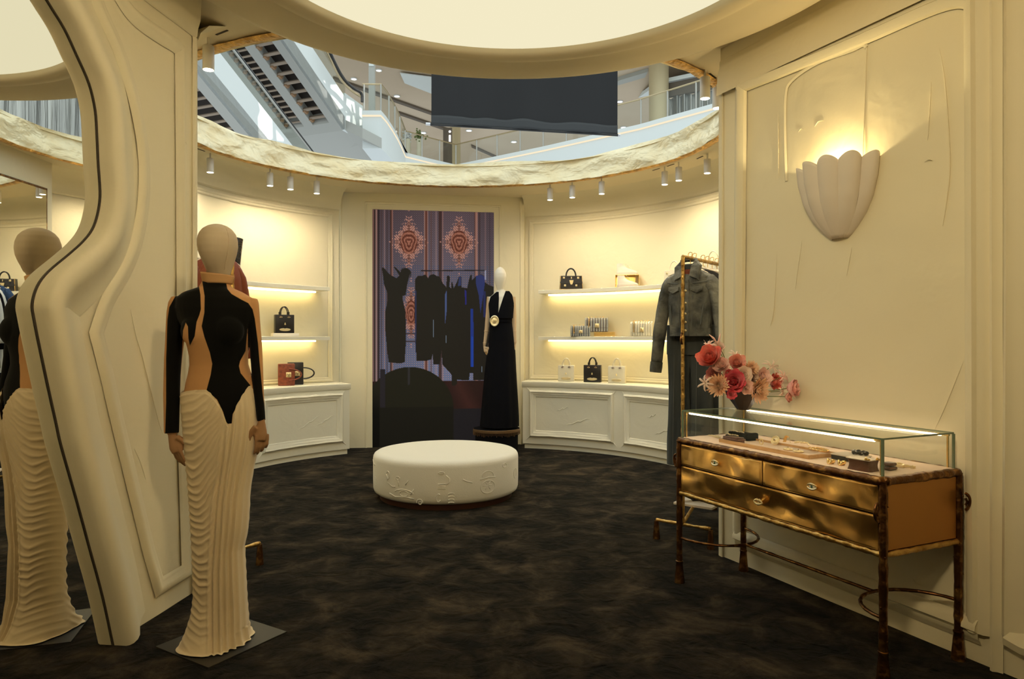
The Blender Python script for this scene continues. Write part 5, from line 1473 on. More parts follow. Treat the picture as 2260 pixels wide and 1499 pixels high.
# ================================================================== bags
def face_dir(p, k=.6):
    """rotation so that local -y looks from p towards the room, k blends wall normal and camera"""
    a = (RC - Vector((p.x, p.y, 0))).normalized(); b = (-Vector((p.x, p.y, 0))).normalized(); d = (a * (1 - k) + b * k).normalized()
    return math.atan2(d.y, d.x) + PI / 2
def tote(px, z, w, leather, label, trim='palegold', rz=0, R=2.58, group=None, dark=False):
    p = onarc(px, R, z); o = thing('tote_bag', label, 'handbag', p, face_dir(p) + rz, group)
    h = w * .99; d = w * .36
    m = MB(); m.rbox((0, 0, h / 2), (w, d, h), .004); m.build('body', leather, o)
    for s_ in (-1, 1):
        m = MB(); x_ = .16 * w; m.tube([(x_ * 1.35 * math.cos(t) * 1.0, s_ * d * .36, h - .01 + (.43 * w) * math.sin(t) + .01) for t in [PI * i / 14 for i in range(15)]], [.0055] * 15, 8)
        for q in (-1, 1): m.tube([(q * x_ * 1.35, s_ * d * .36, h - .012), (q * x_ * 1.35, s_ * d * .36, h + .03)], .009, 8)
        m.build('handle', leather, o)
    yf = -d / 2 - .002
    for q in (-1, 1):
        m = MB(); m.ell((q * .21 * w, yf, h * .87), (.085 * w, .006, .045 * w), 14, 8); e = m.build('eye', 'palegold' if dark else 'eyewhite', o)
        m = MB(); m.ell((q * .21 * w, yf - .005, h * .87), (.03 * w, .004, .03 * w), 10, 6)
        m.tube([(q * .21 * w - .085 * w, yf - .003, h * .875), (q * .21 * w, yf - .004, h * .93), (q * .21 * w + .085 * w, yf - .003, h * .875)], .003, 6); m.build('pupil', 'irisb', e)
    m = MB(); m.add([(0, yf - .002, .70 * h), (-.03 * w, yf, .55 * h), (.03 * w, yf, .55 * h), (0, yf - .022, .50 * h), (-.095 * w, yf, .44 * h), (.095 * w, yf, .44 * h), (-.07 * w, yf - .012, .40 * h), (.07 * w, yf - .012, .40 * h), (0, yf - .02, .395 * h)],
                      [(0, 1, 3), (0, 3, 2), (1, 4, 6, 3), (2, 3, 7, 5), (3, 6, 8), (3, 8, 7), (4, 1, 0, 2, 5, 7, 8, 6)]); m.build('nose', trim, o, sub=1)
    m = MB(); n_ = 20; xs_ = [-.30 * w + .60 * w * i / n_ for i in range(n_ + 1)]
    up = [(x, .19 * h + .075 * h * math.sqrt(max(0, 1 - (x / (.30 * w)) ** 2)) * (1 - .28 * math.exp(-(x / (.05 * w)) ** 2))) for x in xs_]
    lo = [(x, .19 * h - .085 * h * math.sqrt(max(0, 1 - (x / (.30 * w)) ** 2))) for x in xs_[::-1]]
    m.solid([(x, yf + .002, z_) for x, z_ in up + lo[1:-1]], (0, -.008, 0)); m.build('lips', trim, o, angle=60, bev=.002)
    return o
CT = 0.8115
tote(1250, CT, .195, 'creamleather', 'cream face tote on the right cabinet, nearest the far mannequin', R=2.56)
tote(1308, CT, .205, 'blackleather', 'black face tote with gold lips between two cream totes', 'palegold', R=2.55, dark=True)
tote(1362, CT, .200, 'creamleather', 'cream face tote on the right cabinet, nearest the clothes rack', R=2.56)
p = onarc(629, 2.62, SZ2 + .001); o = thing('riser', 'low white riser block under the black tote on the left shelf', 'display riser', p, face_dir(p))
m = MB(); m.rbox((0, 0, .017), (.28, .12, .034), .003); m.build('block', 'whiteleather', o)
tote(627, SZ2 + .0365, .205, 'blackleather', 'black face tote with gold lips on a riser, left lower shelf', 'palegold', R=2.62, dark=True)
def satchel(px, z, w, label):
    p = onarc(px, 2.62, z); o = thing('satchel_bag', label, 'handbag', p, face_dir(p) + .25)
    h = w * .60; d = w * .38
    m = MB(); m.box((0, 0, h / 2), (w, d, h), taper=.93); m.build('body', 'blackleather', o, bev=.006)
    m = MB(); m.add([(-w * .49, -d / 2 - .004, h * .45), (w * .49, -d / 2 - .004, h * .45), (w * .475, -d / 2 + .006, h * 1.01), (-w * .475, -d / 2 + .006, h * 1.01), (-w * .47, d * .45, h * 1.02), (w * .47, d * .45, h * 1.02)], [(0, 1, 2, 3), (3, 2, 5, 4)])
    f_ = m.build('flap', 'blackleather', o, smooth=False); sf = f_.modifiers.new('s', 'SOLIDIFY'); sf.thickness = .006
    m = MB(); m.tube([(.215 * w * math.cos(t), 0, h + .34 * w * math.sin(t)) for t in [PI * i / 16 for i in range(17)]], .0095, 10); m.build('handle', 'blackleather', o)
    m = MB(); m.prism([(-.09 * w, .08 * w), (.09 * w, .08 * w), (.07 * w, -.02 * w), (.035 * w, -.11 * w), (-.035 * w, -.11 * w), (-.07 * w, -.02 * w)], Matrix.Translation((0, -d / 2 - .006, h * .55)) @ Matrix.Rotation(PI / 2, 4, 'X'), .008); m.build('clasp', 'palegold', o)
    for (x, z_) in ((-.33, .86), (0, .86), (.30, .86), (-.28, .30), (.22, .30)):
        m = MB(); m.rbox((x * w, -d / 2 - .004, z_ * h), (.09 * w, .008, .09 * w) if x != 0 else (.04 * w, .008, .09 * w), .003); m.build('stud', 'palegold', o)
    m = MB()
    for s_ in (-1, 1): m.tube([(s_ * w * .497, -d / 2 - .001, .004), (s_ * w * .465, -d / 2 + .002, h)], .003, 6); m.tube([(s_ * w * .497, -d / 2, .004), (s_ * w * .497, d / 2, .004)], .003, 6)
    m.tube([(-w * .497, -d / 2, .004), (w * .497, -d / 2, .004)], .003, 6); m.build('edge_binding', 'gold', o)
satchel(1260, SZ1 + .001, .275, 'black structured satchel with gold studs on the upper right shelf')
def quilted(px, z, w, h, label, mt_, rz=0, R=2.60, stripe='stripeA', nst=9, rx=.55):
    p = onarc(px, R, z); o = thing('chain_bag', label, 'handbag', p, face_dir(p) + rz)
    d = w * .42
    m = MB()
    def f(u, v):
        a = 2 * PI * u; c, s_ = math.cos(a), math.sin(a); t = v
        e = (1 - abs(2 * v - 1) ** 5)
        return ((w / 2) * math.copysign(abs(c) ** .25, c) * (.97 + .03 * e), (d / 2) * math.copysign(abs(s_) ** .5, s_) * (.45 + .55 * e if v > .5 else .8 + .2 * e), h * v)
    m.grid(f, 64, 20, closeu=True); m.add([f(i / 64, 1) for i in range(64)], [tuple(range(64))]); m.add([f(i / 64, 0) for i in range(64)], [tuple(range(64))]); m.build('body', mt_, o)
    # quilted ribs over flap and front
    for (z0_, z1_, yo) in ((.30, 1.0, -.006), (.04, .28, .0)):
        m = MB()
        for k in range(nst):
            x = -w * .46 + w * .92 * k / (nst - 1)
            pts = [(x, -d / 2 - .003 + yo, lerp(z0_ * h, z1_ * h, t)) for t in (0, .4, .8)] + ([(x, -d * .44, h * .955), (x, -d * .30, h * 1.0), (x, d * .2, h * 1.0)] if z1_ == 1.0 else [(x, -d / 2 - .002, z1_ * h)])
            m.tube(pts, w * .040, 8, flat=.5)
        m.build('quilted_flap' if z1_ == 1.0 else 'quilted_front', stripe, o)
    m = MB(); m.rbox((w * .02, -d / 2 - .014, h * .45), (w * .17, .010, h * .30), .003); c_ = m.build('clasp', 'palegold', o)
    m = MB(); m.tube([(w * .02, -d / 2 - .020, h * .40), (w * .02, -d / 2 - .020, h * .5)], .003, 6); m.build('turn_lock', 'darkbrass', c_)
    m = MB(); chain(m, [(-w * .34, -d * .1, h * 1.03), (w * .28, -d * .1, h * 1.03)], .004, .009); m.v = [Vector(v) for v in m.v]
    for k in range(7):
        z_ = h * (1.0 - .11 * k); m.tube([(-w * .33 + .006 * math.cos(t), -d / 2 - .018, z_ + .009 * math.sin(t)) for t in [2 * PI * i / 8 for i in range(8)]], .0028, 5, closed=True)
    m.build('chain', 'gold', o)
    return o
quilted(1281, SZ2 + .001, .235, .125, 'small blue-grey striped chain bag on the lower right shelf', 'quilt', .15, 2.56)
quilted(1317, SZ2 + .056, .275, .165, 'large mauve striped chain bag raised on a gold block', 'quilt2', .15, 2.66)
quilted(1417, SZ2 + .001, .25, .165, 'cream quilted chain bag alone on the lower right shelf', 'creamleather', .10, 2.60, 'creamleather', 9)
p = onarc(1325, 2.66, SZ2 + .001); o = thing('riser', 'gold display block under the large striped bag', 'display riser', p, face_dir(p) + .1)
m = MB(); m.box((.05, 0, .027), (.24, .13, .052)); m.build('block', 'gold', o, bev=.002)
# shoes and the gold open box on the upper right shelf
p = onarc(1384, 2.68, SZ1 + .001); o = thing('gold_display_box', 'open gold display box holding the white high-top sneakers', 'display box', p, face_dir(p) + .25)
m = MB(); w, d, h = .27, .13, .145
m.box((-w / 2, 0, h / 2), (.006, d, h)); m.box((w / 2, 0, h / 2), (.006, d, h)); m.box((0, d / 2, h / 2), (w, .006, h)); m.box((0, 0, .003), (w, d, .006)); m.box((0, .0, h), (w, d, .005)); m.build('box', 'gold', o, bev=.001)
def sneaker(p, rz, label, s=1.0):
    o = thing('sneaker', label, 'shoe', p, rz, 'white sneakers on the upper right shelf'); o.scale = (s, s, s)
    m = MB()
    def f(u, v):
        # v along the height profile of stacked horizontal slices
        z = lerp(.026, .15, v); a = 2 * PI * u; c, s_ = math.cos(a), math.sin(a)
        x0_ = -.118; x1_ = interp(v, [(0, .150), (.12, .148), (.24, .125), (.36, .080), (.5, .030), (.7, -.012), (1, -.028)])
        hw = interp(v, [(0, .045), (.3, .042), (.6, .036), (1, .038)])
        xx_ = (x0_ + x1_) / 2 + (x1_ - x0_) / 2 * math.copysign(abs(c) ** .8, c)
        return (xx_, hw * s_ * (1 - .15 * max(0, (xx_ - .05) / .1)), z)
    m.grid(f, 40, 22, closeu=True); m.add([f(i / 40, 1) for i in range(40)], [tuple(range(40))]); m.build('upper', 'whiteleather', o)
    m = MB(); m.grid(lambda u, v: (.016 + .140 * math.copysign(abs(math.cos(2 * PI * u)) ** .7, math.cos(2 * PI * u)), .048 * math.copysign(abs(math.sin(2 * PI * u)) ** .8, math.sin(2 * PI * u)), .030 * v), 40, 3, closeu=True)
    m.add([(.016 + .140 * math.copysign(abs(math.cos(2 * PI * i / 40)) ** .7, math.cos(2 * PI * i / 40)), .048 * math.copysign(abs(math.sin(2 * PI * i / 40)) ** .8, math.sin(2 * PI * i / 40)), zz_) for zz_ in (0, .03) for i in range(40)], [tuple(range(40)), tuple(range(40, 80))]); m.build('sole', 'offwhite', o)
    m = MB()
    for k in range(7):
        t = k / 6; x = lerp(.085, -.005, t); z = lerp(.068, .145, t)
        m.tube([(x, -.024, z - .004), (x + .006, 0, z + .006), (x, .024, z - .004)], .0028, 6)
    m.build('laces', 'creamleather', o)
    return o
pr_ = face_dir(p) + .25
M_ = Matrix.Translation(p) @ Matrix.Rotation(pr_, 4, 'Z')
sneaker(M_ @ Vector((-.01, -.125, 0)), pr_, 'white high-top sneaker standing on the shelf in front of the gold box', .88)
sneaker(M_ @ Vector((-.015, -.0, .1495)), pr_, 'white high-top sneaker standing on top of the gold box', .88)
# pale clear bag at the right end of the upper shelf
def smallbag(px, z, w, h, label, mt_, R=2.62, studs=True, az=None, hr=.34):
    p = onarc(px, R, z) if az is None else arc(az, R, z); o = thing('top_handle_bag', label, 'handbag', p, face_dir(p, .3))
    m = MB(); m.box((0, 0, h / 2), (w, w * .36, h), taper=.92); m.build('body', mt_, o, bev=.005)
    m = MB(); m.tube([(.26 * w * math.cos(t), 0, h + hr * w * 1.3 * math.sin(t)) for t in [PI * i / 16 for i in range(17)]], .006, 8); m.build('handle', mt_, o)
    if studs:
        for (x, z_) in ((-.3, .8), (0, .55), (.3, .8), (-.28, .3), (.25, .3)):
            m = MB(); m.rbox((x * w, -w * .18 - .004, z_ * h), (.08 * w, .008, .1 * w), .003); m.build('stud', 'palegold', o)
    return o
smallbag(1488, SZ1 + .001, .22, .15, 'pale gold studded top-handle bag at the end of the upper right shelf', 'creamleather', 2.62)
smallbag(0, SZ1 + .001, .25, .18, 'cream top-handle bag far along the upper right shelf', 'creamleather', 2.62, True, 70)
smallbag(0, SZ1 + .001, .24, .22, 'black soft bag far along the upper right shelf', 'velvet', 2.62, False, 77)
smallbag(0, SZ2 + .001, .25, .18, 'cream bag far along the lower right shelf', 'creamleather', 2.62, True, 66)
# left cabinet: the two bags lying on their sides
for (px, R_b, w, h, leather, lb, rz) in ((636, 2.56, .175, .24, 'rust', 'rust croc bag lying on its side on the left cabinet', .0), (652, 2.64, .17, .25, 'blackleather', 'black bag lying on its side behind the rust bag', .0)):
    p = onarc(px - (4 if leather == 'rust' else 0), R_b, CT); o = thing('top_handle_bag', lb, 'handbag', p, face_dir(p, .9) + rz)
    dx = 0
    m = MB(); m.rbox((0, 0, h / 2), (w, .09, h), .008); m.build('body', leather, o)
    for s_ in (-1, 1):
        m = MB(); m.tube([(w / 2 - (.06 if leather == 'rust' else -.004) + .135 * math.sin(t) * (.95 if leather == 'rust' else .85), -.052 * 1 if leather == 'rust' else s_ * .02, h / 2 + .062 * math.cos(t)) for t in [PI * i / 12 for i in range(13)]], .007, 8)
        if leather != 'rust' or s_ > 0: m.build('handle', leather if leather != 'rust' else 'rust', o)
    m = MB(); m.rbox((w * .12, -.050, h * .5), (.055, .010, .055), .003); c_ = m.build('clasp', 'palegold', o)
    m = MB()
    for (a, b) in ((-.012, .008), (.012, .008)): m.ell((w * .12 + a, -.0565, h * .5 + b), (.006, .002, .003), 8, 5)
    m.box((w * .12, -.0565, h * .5 - .004), (.004, .003, .016)); m.box((w * .12, -.0565, h * .5 - .018), (.022, .003, .004)); m.build('face_relief', 'darkbrass', c_)
# tall croc boots and silver bag on the left upper shelf, partly behind the mannequin head
p = onarc(520, 2.60, SZ1 + .001)
for k, dxx in enumerate((0, .13)):
    o = thing('boot', ('tall black croc boot just right of the linen head', 'tall black croc boot hidden mostly behind the linen head')[k], 'boot', p + Vector((-dxx, .02 * k, 0)), face_dir(p) + .5)
    m = MB(); m.tube([(0, 0, .05), (0, 0, .15), (.005, 0, .30), (.02, 0, .435)], [.042, .050, .062, .068], 20, flat=.8); m.build('shaft', 'croc', o)
    m = MB(); m.tube([(-.16, 0, .022), (-.10, 0, .032), (-.03, 0, .052), (.03, 0, .06)], [.020, .034, .040, .040], 14, flat=.7); m.build('foot', 'croc', o)
    m = MB(); m.tube([(.03, 0, .06), (.035, 0, .001)], [.030, .018], 10); m.build('heel', 'blackleather', o)
smallbag(452, SZ1 + .001, .20, .13, 'silver metallic bag on the upper shelf left of the linen head', 'chrome', 2.60, False)
# ================================================================== video screen
GW, GH = 268, 526
X, Yy = np.meshgrid(822 + np.arange(GW + 1), 462 + np.arange(GH + 1))
def s2l(c): c = np.array(c, float) / 255; return np.where(c < .04045, c / 12.92, ((c + .055) / 1.055) ** 2.4)
img = np.zeros((GH + 1, GW + 1, 3))
t = np.clip((Yy - 462) / 340, 0, 1)[..., None]
img[:] = np.array([92, 76, 80]) * (1 - t) + np.array([124, 122, 140]) * t
img *= (0.82 + .18 * np.clip((X - 822) / 150, 0, 1) * np.clip((1089 - X) / 60, .3, 1))[..., None]
gx = (np.mod(X, 5) < 2); gy = (np.mod(Yy, 5) < 2)
img = np.where((gx ^ gy)[..., None], img * .80, img * np.array([1.06, 1.03, 1.04]))
blue = (gx & gy)[..., None] & (t > .35)
img = np.where(blue, img * np.array([.7, .95, 1.15]), img)
def vline(x0, x1, c, a=1.0, y0=462, y1=860):
    k = ((X >= x0) & (X < x1) & (Yy >= y0) & (Yy < y1))[..., None]
    global img; img = np.where(k, img * (1 - a) + np.array(c) * a, img)
for x0, x1, c, a in ((822, 826, (120, 80, 66), .7), (826, 829, (40, 26, 24), .9), (829, 833, (176, 128, 110), .6), (833, 838, (44, 32, 34), .9), (841, 843, (70, 50, 46), .7), (847, 850, (170, 130, 120), .4), (853, 855, (60, 42, 40), .7),
                     (861, 864, (60, 34, 26), .9), (864, 867, (150, 100, 84), .7), (935, 937, (176, 128, 108), .7), (937, 942, (96, 52, 38), .85), (942, 944, (170, 130, 120), .6), (949, 952, (90, 62, 56), .6), (960, 963, (170, 134, 126), .4),
                     (967, 974, (58, 36, 32), .85), (975, 977, (165, 115, 98), .6), (1047, 1049, (90, 52, 40), .8), (1049, 1054, (176, 122, 102), .7), (1056, 1060, (56, 38, 38), .6), (1070, 1073, (150, 112, 108), .4), (1080, 1083, (60, 48, 54), .6)):
    vline(x0, x1, c, a)
rs = np.random.RandomState(3)
def ornament(cx, cy, rx, ry, y1=9999):
    global img
    dx = (X - cx) / rx; dy = (Yy - cy) / ry
    dia = np.abs(dx) ** .8 + np.abs(dy) ** .8
    cross = (np.abs(dx) + np.abs(dy)) < 1
    U_, V_ = np.abs(X - cx), np.abs(Yy - cy)
    wv = np.sin(U_ * .62 + 2.2 * np.sin(V_ * .30)) * np.sin(V_ * .55 + 2.2 * np.sin(U_ * .36)) + .35 * np.sin(U_ * 1.3) * np.sin(V_ * 1.1)
    k = (dia < 1.02 + .25 * wv) & (Yy < y1) & ((np.abs(dx) < .55) | (np.abs(dy) < .32 + .1 * wv))
    lum = np.clip(.5 + .5 * wv, 0, 1)[..., None]
    col = np.array([70, 40, 34]) * (1 - lum) + np.array([196, 142, 124]) * lum
    img = np.where(k[..., None], col, img)
    r = np.hypot((X - cx) / (rx * .5), (Yy - cy) / (ry * .46))
    ring = np.clip(.42 + .34 * np.sin(r * 17 + 1.5 * np.sin(3 * np.arctan2(Yy - cy, X - cx))) + .16 * wv, 0, 1)[..., None] ** 1.2
    hi = np.clip(1 - r, 0, 1)[..., None]
    img = np.where((r < 1)[..., None], np.array([82, 38, 26]) * (1 - ring) + np.array([190, 128, 104]) * ring, img)
ornament(901, 533, 37, 58); ornament(1012, 531, 37, 58); ornament(906, 690, 24, 62)
vline(865, 935, (60, 40, 40), .8, 736, 739); vline(865, 935, (50, 36, 36), .8, 753, 756)
def poly(pts, c, a=1.0):
    global img
    P_ = np.c_[X.ravel(), Yy.ravel()].astype(float)
    k = (sdist(P_, pts) > 0).reshape(X.shape)[..., None]
    img = np.where(k, img * (1 - a) + np.array(c) * a, img)
BK = (30, 26, 20)
fl_ = (Yy > 842)[..., None]
img = np.where(fl_, np.array([40, 21, 18]) + 18 * np.clip(1 - np.abs(X - 1015 - (Yy - 860) * .5) / 30, 0, 1)[..., None] * np.array([1, .5, .4]), img)
img = np.where((Yy > 905)[..., None], np.array([27, 24, 27]), img)
poly([(842, 592), (845, 589), (852, 597), (862, 607), (874, 613), (880, 607), (873, 596), (868, 589), (871, 588), (882, 600), (886, 594), (892, 591), (898, 592), (902, 600), (901, 612), (897, 630), (894, 651), (888, 653), (888, 662), (893, 685), (895, 720), (894, 766), (892, 800), (884, 803), (872, 802), (857, 800), (853, 766), (849, 720), (849, 690), (855, 662), (854, 646), (847, 628), (845, 610)], BK)
for k in range(14):
    a = -2.4 + k * .23; poly([(888, 604), (892 + 15 * math.cos(a), 604 + 15 * math.sin(a)), (893 + 14 * math.cos(a + .07), 605 + 14 * math.sin(a + .07)), (892, 606)], BK)
poly([(927, 595), (1071, 592), (1071, 594.5), (927, 597.5)], (30, 26, 28)); poly([(926, 596), (928, 596), (928, 612), (926, 612)], (80, 80, 90)); poly([(1069, 593), (1072, 593), (1073, 615), (1070, 615)], (150, 150, 170))
poly([(915, 615), (921, 607), (931, 607), (937, 604), (943, 612), (947, 606), (955, 603), (962, 607), (969, 609), (976, 624), (983, 632), (985, 607), (989, 606), (992, 611), (990, 630), (994, 634), (994, 622), (997, 620), (1000, 634), (1007, 620), (1012, 607), (1017, 608), (1018, 632), (1030, 634), (1034, 614), (1038, 603), (1041, 605), (1041, 615), (1050, 606), (1062, 602), (1068, 606), (1070, 620), (1078, 626), (1090, 630), (1090, 840), (1060, 842), (1044, 842), (1043, 826), (1036, 826), (1034, 842), (1024, 842), (1008, 840), (1007, 850), (1003, 854), (996, 853), (995, 830), (992, 825), (975, 806), (973, 775), (969, 806), (955, 806), (953, 784), (951, 794), (939, 798), (918, 798), (916, 760), (913, 690)], BK)
poly([(914, 640), (918, 640), (918, 720), (916, 780), (914, 740)], (42, 46, 74)); poly([(1049, 606), (1062, 603), (1069, 608), (1070, 622), (1066, 650), (1060, 690), (1056, 650), (1050, 625)], (44, 56, 118), .8); poly([(1012, 609), (1016, 608), (1017, 628), (1009, 630)], (48, 56, 92))
poly([(1024, 636), (1028, 640), (1029, 670), (1026, 672)], (38, 38, 110)); poly([(1037, 680), (1043, 680), (1045, 740), (1044, 812), (1038, 812), (1037, 742)], (28, 50, 122)); poly([(1040, 742), (1044, 745), (1044, 812), (1039, 812)], (26, 62, 150)); poly([(980, 650), (984, 640), (985, 680), (980, 722)], (70, 84, 124)); poly([(1066, 640), (1072, 640), (1071, 700), (1067, 700)], (34, 38, 78))
for (a, b, h_) in ((955, 705, 40), (983, 740, 18), (1063, 810, 14)): poly([(a - .8, b), (a + .8, b), (a + .8, b + h_), (a - .8, b + h_)], (150, 170, 190), .8)
el = (((X - 903) / 97.) ** 2 + ((Yy - 906) / 95.) ** 2) < 1
img = np.where(el[..., None], np.array([27, 25, 15]), img)
img = np.where(((Yy > 815 + (X < 838) * 0) & (X < 850) & (X > 838))[..., None], np.array([34, 30, 34]), img)
img = np.where((((Yy > 900) & (X < 1000)))[..., None], np.array([20, 18, 12]), img)
img = np.where(((Yy > 860) & (X < 838))[..., None], img * np.clip(1 - (Yy - 860) / 60, .12, 1)[..., None], img)
poly([(898, 812), (904, 811), (903, 850), (899, 852)], (48, 46, 50), .7)
lin = s2l(np.clip(img, 0, 255))
root = thing('video_screen', 'tall video screen showing dark silhouettes of gowns and a panelled wall', 'screen', (SA.x - SN.x * .02, SA.y - SN.y * .02, 0), math.atan2(ST.y, ST.x))
me = bpy.data.meshes.new('display'); vs = []
xs_ = np.linspace(0, SW, GW + 1); zs_ = np.linspace(STOP, 0, GH + 1)
XX, ZZ = np.meshgrid(xs_, zs_)
vs = np.c_[XX.ravel(), np.zeros(XX.size), ZZ.ravel()]
idx = np.arange(XX.size).reshape(XX.shape)
fs = np.c_[idx[:-1, :-1].ravel(), idx[1:, :-1].ravel(), idx[1:, 1:].ravel(), idx[:-1, 1:].ravel()]
me.from_pydata(vs.tolist(), [], fs.tolist())
ca = me.color_attributes.new('picture', 'FLOAT_COLOR', 'POINT')
ca.data.foreach_set('color', np.c_[lin.reshape(-1, 3), np.ones(XX.size)].astype(np.float32).ravel())
sm = bpy.data.materials.new('screen_picture'); sm.use_nodes = True; nt = sm.node_tree; b = nt.nodes['Principled BSDF']
b.inputs['Base Color'].default_value = (.01, .01, .01, 1); b.inputs['Roughness'].default_value = .45; b.inputs['Specular IOR Level'].default_value = .08
an = _n(nt, 'ShaderNodeAttribute', attribute_name='picture'); nt.links.new(an.outputs['Color'], b.inputs['Emission Color']); b.inputs['Emission Strength'].default_value = 0.85
me.materials.append(sm); o = bpy.data.objects.new('display', me); COL.objects.link(o); o.parent = root
m = MB(); m.box((SW / 2, .02, STOP / 2), (SW, .03, STOP)); m.v = [Vector((v.x, v.y * 1.0 + .002, v.z)) for v in m.v]
o = m.build('screen_body', 'rubber', root)

# ================================================================== soffit spotlights
LIGHTS = []
def spot(px, pyt, label, L=.135, aim=None, e=1.0, stem=.05):
    p = FL(px, pyt, ZC); root = thing('spotlight', label, 'spotlight', (p.x, p.y, ZC), 0, 'white cylinder spotlights under the soffit')
    m = MB(); m.tube([(0, 0, -.001), (0, 0, -stem)], .008, 10); m.build('stem', 'white_metal', root)
    m = MB(); m.lathe([(.001, -stem), (.030, -stem), (.033, -stem - .005), (.033, -stem - L), (.028, -stem - L), (.028, -stem - L + .01)], 24); b_ = m.build('housing', 'white_metal', root)
    m = MB(); m.lathe([(.001, -stem - L - .001), (.029, -stem - L - .001), (.029, -stem - L + .006), (.001, -stem - L + .006)], 20); m.build('lens', 'bulb', b_)
    a_ = math.atan2(p.y - EC.y, p.x - EC.x) + PI / 2
    m = MB(); m.box((.10 * math.cos(a_), .10 * math.sin(a_), -.002), (.09, .012, .004), M=None); m.v = [v for v in m.v]
    c_ = Vector((.13 * math.cos(a_), .13 * math.sin(a_), -.002)); m = MB(); m.box((0, 0, 0), (.11, .012, .003), M=Matrix.Translation(c_) @ Matrix.Rotation(a_, 4, 'Z')); m.build('track_slot', 'slot', root)
    if e > 0:
        ld = bpy.data.lights.new('spot_lamp', 'SPOT'); ld.energy = 20 * e; ld.color = (1, .84, .58); ld.spot_size = math.radians(150); ld.spot_blend = 1.0; ld.shadow_soft_size = .03
        lo = bpy.data.objects.new('lamp', ld); COL.objects.link(lo); lo.parent = root
        lo.location = (0, 0, -stem - L - .02)
        tgt = aim if aim is not None else arc(azof(p), RW, 1.3)
        d = Vector(tgt) - (Vector((p.x, p.y, ZC)) + lo.location)
        lo.rotation_euler = d.to_track_quat('-Z', 'Y').to_euler()
LB = 'white spotlight under the far soffit, '
for i, (px, py, lb) in enumerate(((464, 338, LB + 'leftmost, above the nearer mannequin'), (596, 371, LB + 'second from the left'), (641, 380, LB + 'third from the left'), (699, 390, LB + 'nearest the video screen on the left'),
    (1214, 406, LB + 'nearest the video screen on the right'), (1263, 400, LB + 'second right of the screen'), (1328, 391, LB + 'third right of the screen'), (1467, 368, LB + 'left one of the close pair near the rack'),
    (1498, 358, LB + 'right one of the close pair near the rack'), (1561, 340, LB + 'rightmost, by the right wall edge'))):
    spot(px, py, lb)
spot(460, 83, 'white spotlight hanging near the left wall edge, high and close', .14)
spot(1556, 154, 'nearest of three white spotlights by the right wall edge', .14, aim=(1.3, 5.0, 1.2), e=.8)
spot(1583, 178, 'middle of three white spotlights by the right wall edge', .14)
spot(1597, 196, 'farthest of three white spotlights by the right wall edge', .14)

# ================================================================== the mall outside
def Q(px, py, Y): return P(px, py, Y)
def path_z(nodes, Z): return [Vector(((px - CX) / F * Y, Y, Z)) for px, Y in nodes]
ZB = 10.33
NODES = [(800, 27.9), (841, 27.9), (853, 28.7), (866, 29.9), (878, 31.3), (887, 32.7), (895, 34.2), (950, 35.4), (1006, 36.6), (1200, 33.1), (1411, 29.7), (1600, 26.7), (1800, 24.2), (2100, 21.4)]
root = thing('balcony', 'white mall gallery with glass railing beyond the ceiling opening', 'balcony', (0, 30, ZB))
o0 = Vector((0, 30, ZB))
pts = path_z(NODES, ZB)
m = MB()
n_ = len(pts); vs = []
for p in pts:
    bk = Vector((0, 7, 0)); vs += [p, p + Vector((0, 0, -1.5)), p + bk + Vector((0, 0, -1.5)), p + bk]
vs = [v - o0 for v in vs]
m.add(vs, [(4 * i + q, 4 * (i + 1) + q, 4 * (i + 1) + (q + 1) % 4, 4 * i + (q + 1) % 4) for i in range(n_ - 1) for q in range(4)] + [(0, 1, 2, 3), (4 * n_ - 4, 4 * n_ - 3, 4 * n_ - 2, 4 * n_ - 1)])
m.build('fascia', 'mallwhite', root, smooth=False)
m = MB(); m.tube([p - o0 + Vector((0, -.03, -.22)) for p in pts], .035, 6); m.build('light_line', 'mallline', root)
m = MB(); m.tube([p - o0 + Vector((0, .05, 1.05)) for p in pts], .035, 8); m.build('handrail', 'rail', root)
m = MB(); q_ = [p - o0 + Vector((0, .06, 0)) for p in pts]
for a, b in zip(q_, q_[1:]): m.add([a, b, b + Vector((0, 0, 1.0)), a + Vector((0, 0, 1.0))], [(0, 1, 2, 3)])
m.build('glass_panel', 'glassmall', root, smooth=False)
def along(px):
    for (a, Ya), (b, Yb_) in zip(NODES, NODES[1:]):
        if a <= px <= b:
            f = (px - a) / (b - a); P0 = path_z([(a, Ya)], ZB)[0]; P1 = path_z([(b, Yb_)], ZB)[0]
            # intersect ray with the straight chord
            s = (px - CX) / F; den = (P1.x - P0.x) - s * (P1.y - P0.y); tt = (s * P0.y - P0.x) / den
            return P0.lerp(P1, tt)
for px in (803, 840, 858, 871, 882, 894, 931, 970, 1006, 1052, 1097, 1148, 1199, 1250, 1303, 1360, 1415, 1474, 1537):
    p = along(px) - o0; m = MB(); m.tube([p + Vector((0, .05, 0)), p + Vector((0, .05, 1.05))], .035, 8); m.build('post', 'steelpost', root)

def side_point(L, px, py, k=0.0):
    """point on the vertical side plane (through L, along DD) seen at px,py"""
    n = EE; d = Vector(((px - CX) / F, 1, -(py - CY) / F)); c = Vector((0, 0, H)); t = (L + n * k - c).dot(n) / d.dot(n); return c + d * t
